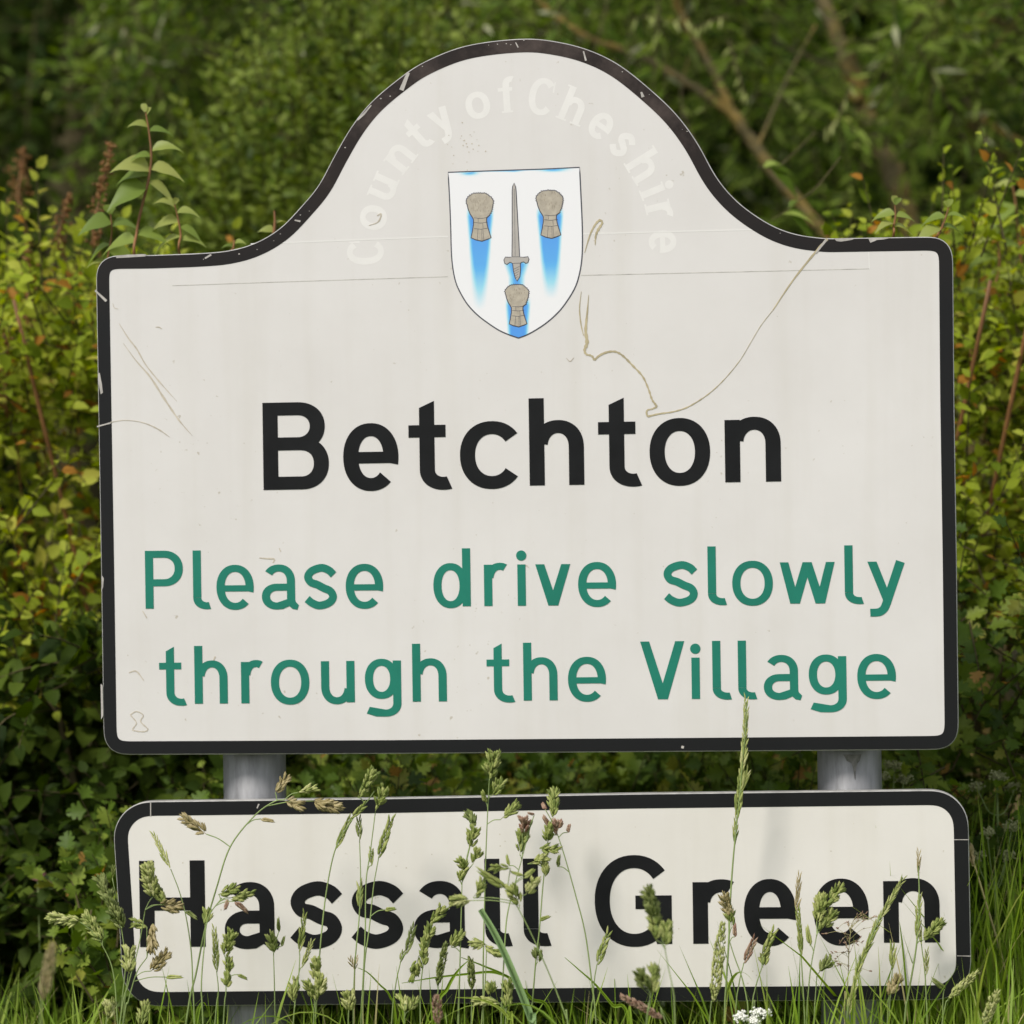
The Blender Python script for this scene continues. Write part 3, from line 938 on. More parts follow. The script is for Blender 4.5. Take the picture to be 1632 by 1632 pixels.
def join(objs):
    a = objs[0]
    me = a.data
    V, F, MI, mats = [], [], [], []
    for o in objs:
        n = len(V)
        V += [tuple(v.co) for v in o.data.vertices]
        mats.append(o.data.materials[0])
        for p in o.data.polygons:
            F.append([i + n for i in p.vertices]); MI.append(len(mats) - 1)
    m2 = bpy.data.meshes.new(a.name)
    m2.from_pydata(V, [], F)
    for m in mats: m2.materials.append(m)
    m2.polygons.foreach_set('material_index', MI)
    m2.update()
    a.data = m2
    for o in objs[1:]:
        bpy.data.objects.remove(o, do_unlink=True)
    return a
sheaf(353, 420, 1.0, 5)
sheaf(958, 396, 1.0, 8)
sheaf(675, 1200, .88, 8)
sw = [(650, 228), (664, 262), (668, 300), (690, 700), (698, 868), (738, 872), (770, 866), (780, 890), (770, 918), (752, 925), (735, 912), (712, 915), (704, 930), (706, 975), (700, 1040), (676, 1078), (660, 1050), (645, 990), (638, 925), (615, 915), (588, 935), (570, 925), (562, 895), (575, 870), (610, 872), (632, 868), (634, 700), (634, 300), (637, 258)]
o1 = flat('sword', [[uv(ks(*p)) for p in offset_poly(sw, 4)]], -0.0016, -0.0018, M['outline'], CO)
o2 = flat('blade', [[uv(ks(*p)) for p in offset_poly(sw, -3.5)]], -0.0018, -0.0020, M['steel'], CO)
ln = strip([(652, 280), (660, 860)], 2.5) + strip([(560 + 75, 868), (700, 868)], 4) + strip([(640, 925), (705, 922)], 4)
for k in range(5):
    ln += strip([(648 + k * 3, 975 + k * 20), (698 - k * 3, 950 + k * 22)], 3)
o3 = flat('line', [[uv(ks(*p)) for p in q] for q in ln], -0.0019, -0.0021, M['outline'], CO)
join([o1, o2, o3])

# ------------------------------------------------------------------ the lower board
S2 = thing('place_name_sign', 'low white sign with black border reading Hassall Green behind grass stalks', 'village sign', SO, -THETA)
R2 = 58
low_px = corner((239, 1335), R2, 178, 91, 14) + [(600, 1272.5), (1000, 1265)] + corner((1486, 1317), R2, 89, 1, 14) + [(1546, 1430)] + corner((1490, 1536), R2, 0, -89, 14) + [(1000, 1597), (600, 1601)] + corner((252, 1546), R2, 270, 182, 14) + [(187.5, 1430)]
OUT2 = relax(resample(uvs(low_px), 420), 2)
BW = 23.5 * PXM
board(S2, OUT2, 0.016, M['cream'])
KH = 2.2054
HAS = [('H', 185, 415), ('a', 483, 676), ('s', 713, 897), ('s', 928, 1112), ('a', 1148, 1345), ('l', 1398, 1492), ('l', 1533, 1628)]
HAS = [(c, 140 + a / KH, 1180 + 0 * b, b) for c, a, b in HAS]
HAS = [(c, l, 140 + b / KH) for c, l, _, b in HAS]
KG = 2.114
GRE = [('G', 188, 447), ('r', 518, 652), ('e', 690, 866), ('e', 925, 1110), ('n', 1160, 1349)]
GRE = [(c, 860 + a / KG, 860 + b / KG) for c, a, b in GRE]
base4 = ((224, 1509.0), (1498, 1501.5))
word('lettering', HAS, base4, 98, .245, M['ink'], S2, -0.0011, -0.0017, 'bold black word Hassall on the lower board')
word('lettering', GRE, base4, 98, .245, M['ink'], S2, -0.0011, -0.0017, 'bold black word Green on the lower board')
for q, wd_ in (([(1520, 1338), (1544, 1338)], 1.2), ([(1525, 1523), (1547, 1523.5)], 1.2), ([(240.5, 1279), (240.5, 1301)], 1.6), ([(410, 1288), (413, 1281)], 2.0)):
    flat_px('border_joint', strip(q, wd_), -0.0013, -0.0017, M['chip'], S2)
sp = []
for _ in range(40):
    x, y = rng.uniform(260, 1480), rng.uniform(1310, 1570)
    r = rng.uniform(.5, 1.3)
    sp.append([(x + r * math.cos(a), y + r * math.sin(a)) for a in np.linspace(0, 6.28, 7)[:-1]])
o = flat_px('dirt_speck', sp, -0.0011, -0.0014, M['faint_stain'], S2, 'fine scattered dirt specks on the white face')
o['kind'] = 'stuff'

# stiffening rails at the backs of both boards
def rail(S, ua, ub, v):
    V, F = [], []
    prof = [(0.016, -.022), (0.030, -.022), (0.030, .022), (0.016, .022)]
    for u in (ua, ub):
        V += [(u, y, v + zz) for y, zz in prof]
    F = [(0, 1, 5, 4), (1, 2, 6, 5), (2, 3, 7, 6), (3, 0, 4, 7), (3, 2, 1, 0), (4, 5, 6, 7)]
    mesh_obj('rail', V, F, M['alu'], S)
for y in (520, 1130):
    rail(S1, uv((200, y))[0], uv((1480, y))[0], uv((816, y))[1])
for y in (1345, 1535):
    rail(S2, uv((270, y))[0], uv((1470, y))[0], uv((816, y))[1])

# ------------------------------------------------------------------ posts, each its own thing, behind the boards
def post(pxc, label):
    u, v = uv((pxc, 1235))
    r = 50.0 * PXM * (D + .09) / D
    c = SO + EU * u
    c = at(pxc, 1235, c[1] + 0.073)
    p = thing('sign_post', label, 'post', (c[0], c[1], 0), -THETA)
    top = 1.30
    n = 40
    V, F = [], []
    rings = [(-.3, r), (top - .004, r), (top, r - .004), (top + .002, 0.001)]
    for zz, rr in rings:
        for k in range(n):
            a = 2 * math.pi * k / n
            V.append((rr * math.cos(a), rr * math.sin(a), zz))
    for j in range(len(rings) - 1):
        for k in range(n):
            k2 = (k + 1) % n
            F.append((j * n + k, j * n + k2, (j + 1) * n + k2, (j + 1) * n + k))
    mesh_obj('tube', V, F, M['post'], p, smooth=True)
    for yy in (520, 1130, 1345, 1535):
        zc = SO[2] + uv((816, yy))[1]
        V, F = [], []
        for rr in (r + .0006, r + .004):
            for zz in (zc - .016, zc + .016):
                for k in range(n):
                    a = 2 * math.pi * k / n
                    V.append((rr * math.cos(a), rr * math.sin(a), zz))
        for k in range(n):
            k2 = (k + 1) % n
            F += [(2 * n + k, 2 * n + k2, 3 * n + k2, 3 * n + k), (n + k, n + k2, 3 * n + k2, 3 * n + k), (k, k2, 2 * n + k2, 2 * n + k), (k, n + k, n + k2, k2)]
        mesh_obj('clip', V, F, M['alu'], p)
    return p
post(406, 'grey galvanised post under the Betchton board, above the a of Hassall')
post(1354, 'grey galvanised post with a dark stain, above the last e of Green')
o = [c for c in bpy.data.objects if c.name.startswith('sign_post')][-1]
# dark drip stain on that post: a thin skin on the tube's front
def drip(p, r, prof, z0, z1):
    V, F = [], []
    n = 7
    for i, (t, a0, a1) in enumerate(prof):
        for k in range(n):
            a = math.radians(-90 + a0 + (a1 - a0) * k / (n - 1))
            V.append((r * math.cos(a), r * math.sin(a), z0 + (z1 - z0) * t))
    for i in range(len(prof) - 1):
        for k in range(n - 1):
            F.append((i * n + k, i * n + k + 1, (i + 1) * n + k + 1, (i + 1) * n + k))
    return mesh_obj('stain', V, F, plain('post_grime', (.15, .145, .138), .8, .1, vary=.4, scale=80), p)
zt_, zb_ = at(1354, 1196, .05)[2], at(1354, 1236, .05)[2]
drip(o, 50.0 * PXM * (D + .09) / D + .0008, [(0, -12, 20), (.25, -6, 17), (.35, 2, 13), (.5, 4, 10.5), (.7, 6, 9.5), (.9, 7, 9), (1, 8, 8.6)], zt_, zb_)

# ------------------------------------------------------------------ foliage
def leaves(P, A, N, L, Wd, tint, shape='rhomb'):
    """arrays -> Mesh-like (V, tris, tint). P base, A axis, N normal"""
    n = len(P)
    A = unit(A); S = unit(np.cross(A, N)); N = np.cross(S, A)
    L = L[:, None]; Wd = Wd[:, None]
    if shape == 'rhomb':        # a folded, pointed leaf
        V = np.stack([P, P + A * L * .42 + S * Wd * .5 + N * Wd * .16, P + A * L * .5 - N * L * .02, P + A * L * .42 - S * Wd * .5 + N * Wd * .16, P + A * L - N * L * .10], 1)
        T = np.array([(0, 2, 1), (1, 2, 4), (0, 3, 2), (3, 4, 2)])
    elif shape == 'ovate':
        V = np.stack([P, P + A * L * .25 + S * Wd * .46 + N * Wd * .12, P + A * L * .62 + S * Wd * .40 + N * Wd * .08 - N * L * .03, P + A * L - N * L * .16,
                      P + A * L * .62 - S * Wd * .40 + N * Wd * .08 - N * L * .03, P + A * L * .25 - S * Wd * .46 + N * Wd * .12, P + A * L * .45 - N * L * .01], 1)
        T = np.array([(0, 6, 1), (1, 6, 2), (2, 6, 3), (3, 6, 4), (4, 6, 5), (5, 6, 0)])
    else:                       # lobed hawthorn leaf
        pr = [(.0, .0), (.18, .16), (.30, .46), (.40, .50), (.46, .24), (.58, .42), (.70, .40), (.72, .20), (.86, .22), (1.0, .04)]
        Ls = [P + A * L * t + S * Wd * q + N * Wd * q * .3 - N * L * t * t * .12 for t, q in pr]
        Rs = [P + A * L * t - S * Wd * q + N * Wd * q * .3 - N * L * t * t * .12 for t, q in pr[1:]]
        mids = [P + A * L * t - N * L * t * t * .12 for t in (.3, .62)]
        V = np.stack(Ls + Rs + mids, 1)
        m1, m2 = 19, 20
        Lk = list(range(10)); Rk = [0] + list(range(10, 19))
        T = []
        for ids, fl in ((Lk, 0), (Rk, 1)):
            for i in range(9):
                m = m1 if i < 4 else m2
                T.append((ids[i], ids[i + 1], m) if fl == 0 else (ids[i + 1], ids[i], m))
            T.append((ids[4], m2, m1) if fl == 0 else (m2, ids[4], m1))
        T = np.array(T)
    k = V.shape[1]
    F = (np.arange(n) * k)[:, None, None] + T[None]
    return V.reshape(-1, 3), F.reshape(-1, 3), np.repeat(tint, len(T))

def spray(C, Dirs, n_leaf, tw_len, L, Wd, droop, shape, spread=1.0, tintc=None, seed_r=None, odd=.02):
    """twigs at C along Dirs, leaves alternate along each; returns Mesh of leaves and Mesh of twigs"""
    r = seed_r or rng
    m = len(C)
    Dirs = unit(Dirs)
    TL = tw_len * r.uniform(.6, 1.35, m)
    side = unit(np.cross(Dirs, r.normal(size=(m, 3)) * .4 + np.array((0, 0, 1.0))))
    t = (np.arange(n_leaf) + .5) / n_leaf
    P = C[:, None] + Dirs[:, None] * (TL[:, None] * t)[..., None]
    P[..., 2] -= droop * TL[:, None] * t ** 2
    sgn = np.where(np.arange(n_leaf) % 2 == 0, 1.0, -1.0)
    A = Dirs[:, None] * .75 + side[:, None] * sgn[None, :, None] * .85 * spread + r.normal(size=(m, n_leaf, 3)) * .32
    A[..., 2] -= droop * .7
    N = np.array((0, -.75, .85)) + r.normal(size=(m, n_leaf, 3)) * .55
    if tintc is None:
        tintc = r.uniform(.1, .75, m)
    tint = np.clip(tintc[:, None] + r.normal(0, .16, (m, n_leaf)), 0, 1)
    tint = np.where(r.random((m, n_leaf)) < odd, 1.0, np.minimum(tint, .9))
    sz = r.uniform(.5, 1.35, (m, n_leaf)) * (1 - .35 * t)[None]
    k = m * n_leaf
    V, F, T = leaves(P.reshape(k, 3), A.reshape(k, 3), N.reshape(k, 3), (L * sz).ravel(), (Wd * sz).ravel(), tint.ravel(), shape)
    # twigs: thin three-sided tubes, 3 stations
    ts = np.array((0, .5, 1.0))
    Q = C[:, None] + Dirs[:, None] * (TL[:, None] * ts)[..., None]
    Q[..., 2] -= droop * TL[:, None] * ts ** 2
    rad = np.array((.0028, .0020, .0008)) * (tw_len / .3) ** .5
    up = unit(np.cross(Dirs, side)); 
    ring = []
    for a in (0, 2.09, 4.19):
        ring.append(Q + (side[:, None] * math.cos(a) + up[:, None] * math.sin(a)) * rad[None, :, None])
    TV = np.stack(ring, 2).reshape(-1, 3)      # m,3,3
    tri = []
    for s_ in range(2):
        for q in range(3):
            a, b = s_ * 3 + q, s_ * 3 + (q + 1) % 3
            tri += [(a, b, b + 3), (a, b + 3, a + 3)]
    TF = ((np.arange(m) * 9)[:, None, None] + np.array(tri)[None]).reshape(-1, 3)
    return (V, F, T), (TV, TF)

def plant(name, label, cat, C, Dirs, mat, n_leaf, tw_len, L, Wd, droop, shape, origin, crown='crown', limbs=None, group=None, tintc=None, spread=1.0, bark='bark', trunk='trunk', odd=.02):
    root = thing(name, label, cat, origin, 0, group)
    o = np.asarray(origin, float)
    (V, F, T), (TV, TF) = spray(C, Dirs, n_leaf, tw_len, L, Wd, droop, shape, spread, tintc, None, odd)
    big_mesh(crown, V - o, F, T, mat, root)
    big_mesh('twigs', TV - o, TF, np.full(len(TF), .5), M['twig'], root)
    if limbs:
        mm = Mesh()
        for pts, radii in limbs:
            c = catmull(pts, 8)
            rr = np.interp(np.linspace(0, 1, len(c)), np.linspace(0, 1, len(radii)), radii)
            c = c + rng.normal(size=c.shape) * rr[:, None] * .10
            mm.tube(c, rr * (1 + .07 * rng.normal(size=len(c))), 12)
        t_ = mm.build(trunk, M[bark], root, origin=o)
        t_.data.polygons.foreach_set('use_smooth', [True] * len(t_.data.polygons))
    return root

def ell_points(c, r, n, shell=.45):
    u = unit(rng.normal(size=(n, 3)))
    q = (rng.uniform(shell ** 3, 1, n) ** (1 / 3))[:, None]
    return np.asarray(c) + u * q * np.asarray(r), u

def clumpy(P, freq, thr, ph=0.0):
    """keep points where a cheap smooth noise is high: gives gaps and clumps"""
    x = P * freq
    v = np.sin(x[:, 0] + 1.7 * np.sin(x[:, 2] * .9 + ph)) + np.sin(x[:, 1] * 1.1 + ph * 1.3 + 1.3 * np.sin(x[:, 0] * .7)) + np.sin(x[:, 2] * 1.2 + ph + 1.1 * np.sin(x[:, 1] * .8))
    return v > thr

# --- big willow on the right: two lichen-covered limbs lean across the gap
Yw = 2.3
A_ = lambda pts, Y: [at(x, y, Y) for x, y in pts]
wb = at(1580, 1100, Yw + .5); wb[2] = 0
limb_a = [(wb + (0, 0, -.2)), wb + (-.03, 0, .6)] + A_([(1500, 590), (1420, 480), (1322, 380), (1240, 283), (1185, 205), (1158, 165)], Yw)
limb_a1 = A_([(1165, 175), (1140, 120), (1112, 68), (1085, 20), (1062, -40), (1030, -160)], Yw)
limb_a2 = A_([(1172, 185), (1110, 142), (1050, 105), (1000, 82), (950, 66), (890, 30), (820, -40)], Yw)
limb_b = [(wb + (.05, .1, -.2)), wb + (.02, .1, .7)] + A_([(1505, 520), (1470, 420), (1440, 330), (1412, 250), (1385, 190), (1362, 130), (1335, 60), (1300, -30), (1240, -200)], Yw + .5)
limb_b2 = A_([(1395, 200), (1470, 90), (1440, 60), (1500, 20), (1560, -60)], Yw + .5)
limb_c = A_([(1700, 90), (1632, 52), (1580, 32), (1520, 8), (1440, -40)], Yw + .2)
limb_d = A_([(1228, 58), (1262, 80), (1290, 90), (1360, 120)], Yw + .3)
pxm = (D + Yw) / FPX
limbs = [(limb_a, [.06, .05, 11 * pxm, 10 * pxm, 9.5 * pxm, 9.5 * pxm, 9.5 * pxm, 9 * pxm]), (limb_a1, [8 * pxm, 7 * pxm, 7.5 * pxm, 6 * pxm]), (limb_a2, [8 * pxm, 6.5 * pxm, 5.5 * pxm, 4 * pxm]),
         (limb_b, [.09, .08, 25 * pxm, 23 * pxm, 20 * pxm, 19 * pxm, 17 * pxm, 17 * pxm, 13 * pxm, 11 * pxm, 9 * pxm]), (limb_c, [5 * pxm, 5.5 * pxm, 7 * pxm, 5 * pxm]), (limb_d, [4 * pxm, 4 * pxm, 3 * pxm]),
         (A_([(1632, 20), (1585, 75), (1545, 110), (1490, 150)], Yw + .1), [3 * pxm, 2.5 * pxm, 1.5 * pxm]), (A_([(1700, 260), (1632, 228), (1580, 200), (1530, 150), (1500, 90)], Yw + .6), [6 * pxm, 5 * pxm, 4 * pxm, 3 * pxm]),
         (A_([(1120, 250), (1095, 200), (1085, 150), (1098, 90)], Yw - .1), [2 * pxm, 1.5 * pxm, 1 * pxm]), (A_([(1210, 230), (1235, 170), (1262, 110), (1300, 40)], Yw - .1), [3 * pxm, 2 * pxm, 1.5 * pxm])]
def frame_points(n, x0, x1, y0, y1, Y0, Y1):
    X, Yp, Z = rng.uniform(x0, x1, n), rng.uniform(y0, y1, n), rng.uniform(Y0, Y1, n)
    return np.array([at(a, b, c) for a, b, c in zip(X, Yp, Z)])

C = np.vstack([frame_points(3800, 780, 1800, -260, 560, Yw - .15, Yw + 1.6), ell_points(at(1350, -500, Yw + .6), (1.9, 1.3, .9), 700)[0]])
C = C[clumpy(C, 7.5, .15, .7)]
# keep the two limbs readable: thin the leaves standing right in front of them
def near_path(C, pts, rad):
    c = catmull(pts, 6)
    dirs = unit(C - CAM)
    keep = np.ones(len(C), bool)
    for p in c:
        d = p - CAM; dist = np.linalg.norm(d); d = d / dist
        t = C - CAM
        along = t @ d
        off = np.linalg.norm(t - along[:, None] * d, axis=1)
        keep &= ~((off < rad) & (along < dist + .05))
    return keep
kp_ = near_path(C, limb_a[2:], .085) & near_path(C, limb_a1[:4], .065) & near_path(C, limb_a2[:6], .065) & near_path(C, limb_b[2:9], .13)
kp_ |= rng.random(len(C)) < .05
C = C[kp_]
Dr = rng.normal(size=C.shape) + np.array((-.25, -.4, .1))
plant('willow_tree', 'willow with two leaning orange lichened limbs rising behind the arch', 'tree', C, Dr, M['willow'], 13, .26, .068, .014, .35, 'rhomb', wb, limbs=limbs)

# --- loose willow scrub filling the middle and upper left
C = frame_points(3000, 150, 900, -260, 520, 2.6, 4.4)
C = C[clumpy(C, 6.5, .2, 2.1)]
b0 = at(560, 1000, 3.4); b0[2] = 0
lb = [([b0 + (0, 0, -.2), b0 + (.1, 0, .8)] + A_([(560, 420), (470, 250), (430, 90), (420, -150)], 3.4), [.05, .045, .035, .028, .02, .015]),
      (A_([(545, 400), (620, 200), (700, 20), (740, -120)], 3.3), [.028, .02, .015, .01]), (A_([(470, 250), (380, 130), (300, 60)], 3.3), [.018, .012, .008]), (A_([(660, 120), (560, 70), (470, 45)], 3.1), [.01, .008, .006])]
plant('sallow_tree', 'loose grey green sallow scrub left of the arch', 'tree', C, rng.normal(size=C.shape) + np.array((0, -.4, .2)), M['willow'], 13, .27, .060, .015, .3, 'rhomb', b0, limbs=lb, tintc=rng.uniform(.0, .6, len(C)))

# --- bright bush hugging the left curve of the arch
bc = at(500, 330, 1.5)
C1, u1 = ell_points(at(520, 360, 1.9), (.29, .30, .32), 620, .3)
C2, u2 = ell_points(at(600, 210, 1.95), (.17, .2, .21), 250, .3)
C3, u3 = ell_points(at(420, 420, 1.85), (.19, .2, .15), 250, .3)
C = np.vstack([C1, C2, C3]); U = np.vstack([u1, u2, u3])
b0 = at(540, 900, 1.9); b0[2] = 0
plant('leafy_bush', 'bright green rounded bush against the left curve of the arch', 'bush', C, U * .7 + np.array((0, -.3, .7)), M['bright_leaf'], 13, .13, .033, .014, .0, 'ovate', b0,
      limbs=[([b0 + (0, 0, -.1), b0 + (0, 0, .6), at(530, 500, 1.9), at(520, 330, 1.9)], [.025, .02, .012, .006]), ([b0 + (.02, 0, .5), at(600, 420, 1.9), at(610, 190, 1.95)], [.015, .01, .005])])

# --- dark tree in the upper left corner
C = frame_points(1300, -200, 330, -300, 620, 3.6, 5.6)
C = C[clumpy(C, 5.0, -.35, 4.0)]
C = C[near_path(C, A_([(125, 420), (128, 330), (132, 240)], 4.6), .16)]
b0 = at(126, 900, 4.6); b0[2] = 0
plant('dark_tree', 'dark tree with a shaded bare trunk in the far left gloom', 'tree', C, rng.normal(size=C.shape) + np.array((0, -.3, .1)), M['shaded_leaf'], 12, .36, .075, .034, .25, 'ovate', b0,
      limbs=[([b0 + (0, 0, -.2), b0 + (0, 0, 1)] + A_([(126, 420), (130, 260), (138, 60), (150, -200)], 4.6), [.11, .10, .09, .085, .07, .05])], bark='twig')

# --- woodland behind: one tree after another, shutting out the sky
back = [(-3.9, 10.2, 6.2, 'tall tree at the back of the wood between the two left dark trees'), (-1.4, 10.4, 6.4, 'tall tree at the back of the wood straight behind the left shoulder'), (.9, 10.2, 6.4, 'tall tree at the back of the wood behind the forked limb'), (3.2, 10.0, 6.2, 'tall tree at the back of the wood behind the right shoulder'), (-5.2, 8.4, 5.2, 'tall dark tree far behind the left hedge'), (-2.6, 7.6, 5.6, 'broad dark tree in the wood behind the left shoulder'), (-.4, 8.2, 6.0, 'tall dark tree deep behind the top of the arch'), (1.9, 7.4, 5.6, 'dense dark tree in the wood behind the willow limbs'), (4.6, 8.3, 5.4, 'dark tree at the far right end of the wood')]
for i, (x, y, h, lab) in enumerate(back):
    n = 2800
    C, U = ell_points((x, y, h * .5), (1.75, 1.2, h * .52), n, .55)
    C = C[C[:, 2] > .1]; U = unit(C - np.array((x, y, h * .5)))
    plant('wood_tree', lab, 'tree', C, U + rng.normal(size=C.shape) * .5, M['shaded_wood_leaf'], 9, .55, .17, .11, .2, 'ovate', (x, y, 0),
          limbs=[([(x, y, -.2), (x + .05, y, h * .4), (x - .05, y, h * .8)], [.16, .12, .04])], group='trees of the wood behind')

# --- the hedge right behind the boards
def hedge_pts(n, x0, x1, y0, y1, ztop, zb=0.02, bias=2.0):
    X = rng.uniform(x0, x1, n)
    q = rng.random(n) ** bias
    Yv = y0 + (y1 - y0) * q
    Z = zb + (ztop(X) - zb) * rng.random(n) ** .75
    Yv += .07 * np.sin(X * 9 + Z * 6) + .05 * np.sin(Z * 14 + X * 3)
    return np.stack([X, Yv, Z], 1)

xl, xr = at(250, 800, .5)[0], at(1450, 800, .5)[0]
n_ = 2600
Xh = rng.uniform(xl - .1, xr + .1, n_); Yh = .32 + 1.0 * rng.random(n_) ** 1.2
Zh = (.53 + .24 * (Yh - .3) + .035 * np.sin(Xh * 11 + Yh * 7) + .03 * np.sin(Xh * 23)) - .16 * rng.random(n_) ** 2.2
C = np.stack([Xh, Yh, Zh], 1)
C = np.vstack([C, hedge_pts(700, xl - .05, xr + .05, .34, 1.2, lambda X: .48 + 0 * X)])
b0 = np.array((0.02, .65, 0))
plant('hawthorn_hedge', 'hawthorn hedge with lobed leaves seen between the two boards', 'hedge', C, rng.normal(size=C.shape) * .5 + np.array((0, -.35, .75)), M['hawthorn'], 9, .12, .036, .034, .0, 'lobed', b0,
      limbs=[([(x, .7, -.1), (x + .03, .78, .35), (x - .04, .86, .6)], [.018, .014, .006]) for x in np.linspace(-.45, .45, 6)], trunk='stem', bark='twig', tintc=rng.uniform(.15, .85, len(C)))

# left: bramble and briar thicket, brighter above, darker below
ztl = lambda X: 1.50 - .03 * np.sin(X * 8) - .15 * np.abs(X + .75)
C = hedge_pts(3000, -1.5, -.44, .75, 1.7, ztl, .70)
C = C[clumpy(C, 13, -.8, .3)]
b0 = np.array((-.8, .85, 0))
plant('bramble_thicket', 'yellow green bramble thicket left of the Betchton board', 'bramble', C, rng.normal(size=C.shape) * .6 + np.array((0, -.6, .7)), M['bramble'], 9, .15, .032, .021, .0, 'ovate', b0,
      limbs=[([(x, 1.6, -.1), (x + .05, 1.0, .7), (x - .05, .7, ztl(np.array(x)) - .05)], [.005, .0045, .003]) for x in np.linspace(-1.2, -.55, 5)], trunk='stem', bark='redstem', tintc=rng.uniform(.1, .9, len(C)), odd=.05)
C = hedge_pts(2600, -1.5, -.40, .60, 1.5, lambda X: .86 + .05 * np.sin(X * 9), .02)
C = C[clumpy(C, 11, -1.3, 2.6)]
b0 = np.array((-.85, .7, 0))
plant('dark_hedge', 'dark shaded hedge foliage low on the left of both boards', 'hedge', C, rng.normal(size=C.shape) * .6 + np.array((0, -.6, .3)), M['shaded_leaf'], 9, .17, .045, .032, .15, 'ovate', b0,
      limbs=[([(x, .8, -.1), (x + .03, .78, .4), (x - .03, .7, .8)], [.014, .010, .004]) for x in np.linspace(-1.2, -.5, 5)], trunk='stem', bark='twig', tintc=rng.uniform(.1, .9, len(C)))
# right
ztr = lambda X: 1.44 + .05 * np.sin(X * 9 + 1)
C = hedge_pts(3000, .48, 1.50, .65, 1.6, ztr, .82)
C = C[clumpy(C, 13, -.8, 5.3)]
b0 = np.array((.9, .85, 0))
plant('briar_thicket', 'green briar thicket with red stems right of the Betchton board', 'bramble', C, rng.normal(size=C.shape) * .6 + np.array((0, -.6, .7)), M['bramble'], 9, .15, .031, .020, .0, 'ovate', b0,
      limbs=[([(x, 1.5, -.1), (x + .02, .9, .7), (x + .12, .55, ztr(np.array(x)) - .02)], [.005, .0045, .003]) for x in np.linspace(.52, 1.2, 10)], trunk='stem', bark='redstem', tintc=rng.uniform(.05, .8, len(C)), odd=.07)
C = hedge_pts(1300, .45, 1.45, .42, 1.05, lambda X: .95 + .05 * np.sin(X * 9), .02)
C = C[clumpy(C, 11, -.5, 3.6)]
b0 = np.array((.95, .7, 0))
plant('mixed_hedge', 'shaded hedge with a few orange leaves low on the right', 'hedge', C, rng.normal(size=C.shape) * .6 + np.array((0, -.6, .3)), M['hawthorn'], 9, .16, .038, .032, .1, 'lobed', b0,
      limbs=[([(x, .8, -.1), (x + .03, .78, .4), (x - .03, .7, .9)], [.014, .010, .004]) for x in np.linspace(.55, 1.25, 5)], trunk='stem', bark='twig', tintc=rng.uniform(.1, .8, len(C)))
# hedge beyond the frame on both sides, so a step aside still shows hedge
for sx, lab in ((-1, 'long hedge running on past the left thicket'), (1, 'long hedge running on past the right thicket')):
    C = hedge_pts(1500, 1.3, 4.2, .6, 1.5, lambda X: 1.35 + .1 * np.sin(X * 5), .02)
    C[:, 0] *= sx
    b0 = np.array((sx * 2.6, 1.0, 0))
    plant('field_hedge', lab, 'hedge', C, rng.normal(size=C.shape) * .6 + np.array((0, -.6, .5)), M['hawthorn'], 8, .22, .06, .05, .05, 'ovate', b0,
          limbs=[([(sx * x, 1.0, -.1), (sx * x + .03, .98, .5), (sx * x, .95, 1.1)], [.018, .014, .005]) for x in (1.6, 2.2, 2.8, 3.4, 3.9)], trunk='stem', bark='twig')

# ------------------------------------------------------------------ single shoots above the shoulders
def shoot(label, path, Y, leafspec, mat='shoot', r0=4.5, name='briar_shoot', cat='shoot', Lpx=46, stem='redstem', group=None, ground=True):
    """path from tip to base in px; leafspec: (t along path, angle deg from +x in the picture, length px, width px)"""
    s = (D + Y) / FPX
    P = [at(x, y, Y) for x, y in path]
    base = np.array(P[-1])
    b0 = np.array((base[0] + .02, base[1] + .55, 0)) if ground else base
    root = thing(name, label, cat, b0, 0, group)
    c = catmull(P + ([base + (0, .22, -.10), base + (.01, .50, -.45), b0] if ground else []), 8)
    m = Mesh()
    m.tube(c, np.interp(np.linspace(0, 1, len(c)), (0, .3, 1), (.25 * r0 * s, .5 * r0 * s, .5 * r0 * s)), 6)
    m.build('stem', M[stem], root, origin=b0)
    c2 = catmull(P, 12)
    Pp, A, N, L, W = [], [], [], [], []
    for t, ang, l, wd in leafspec:
        p = c2[min(len(c2) - 1, int(t * (len(c2) - 1)))]
        a = math.radians(ang)
        ax = RV * math.cos(a) + UV * math.sin(a) + FV * rng.uniform(-.5, .3)
        Pp.append(p); A.append(ax); L.append(1.2 * l * s); W.append(1.25 * wd * s)
        N.append(UV * .8 - FV * rng.uniform(.3, 1.1) + RV * rng.uniform(-.4, .4))
    Pp, A, N, L, W = map(np.array, (Pp, A, N, L, W))
    mm = Mesh()
    # each leaf: petiole then a drooping ovate blade in finer steps
    for p, ax, n_, l, wd in zip(Pp, unit(A), N, L, W):
        side = unit(np.cross(ax, n_)); nn = np.cross(side, ax)
        ts = np.linspace(0, 1, 8)
        dr = np.array((0, 0, -1.0))
        mid = p + ax * (l * ts)[:, None] + dr * (l * .55 * ts ** 2.2)[:, None]
        hw = wd * .5 * np.array((.06, .55, .95, 1, .85, .6, .3, .02))
        Lf = mid + side * hw[:, None] + nn * (hw * .35)[:, None]
        Rt = mid - side * hw[:, None] + nn * (hw * .35)[:, None]
        V = np.vstack([mid, Lf, Rt]); F = []
        for i in range(7):
            F += [(i, i + 1, 8 + i + 1), (i, 9 + i, 8 + i), (i, 16 + i + 1, i + 1), (i, 16 + i, 17 + i)]
        mm.add(V, F, rng.uniform(.1, .9))
    mm.build('foliage', M[mat], root, origin=b0)
    return root

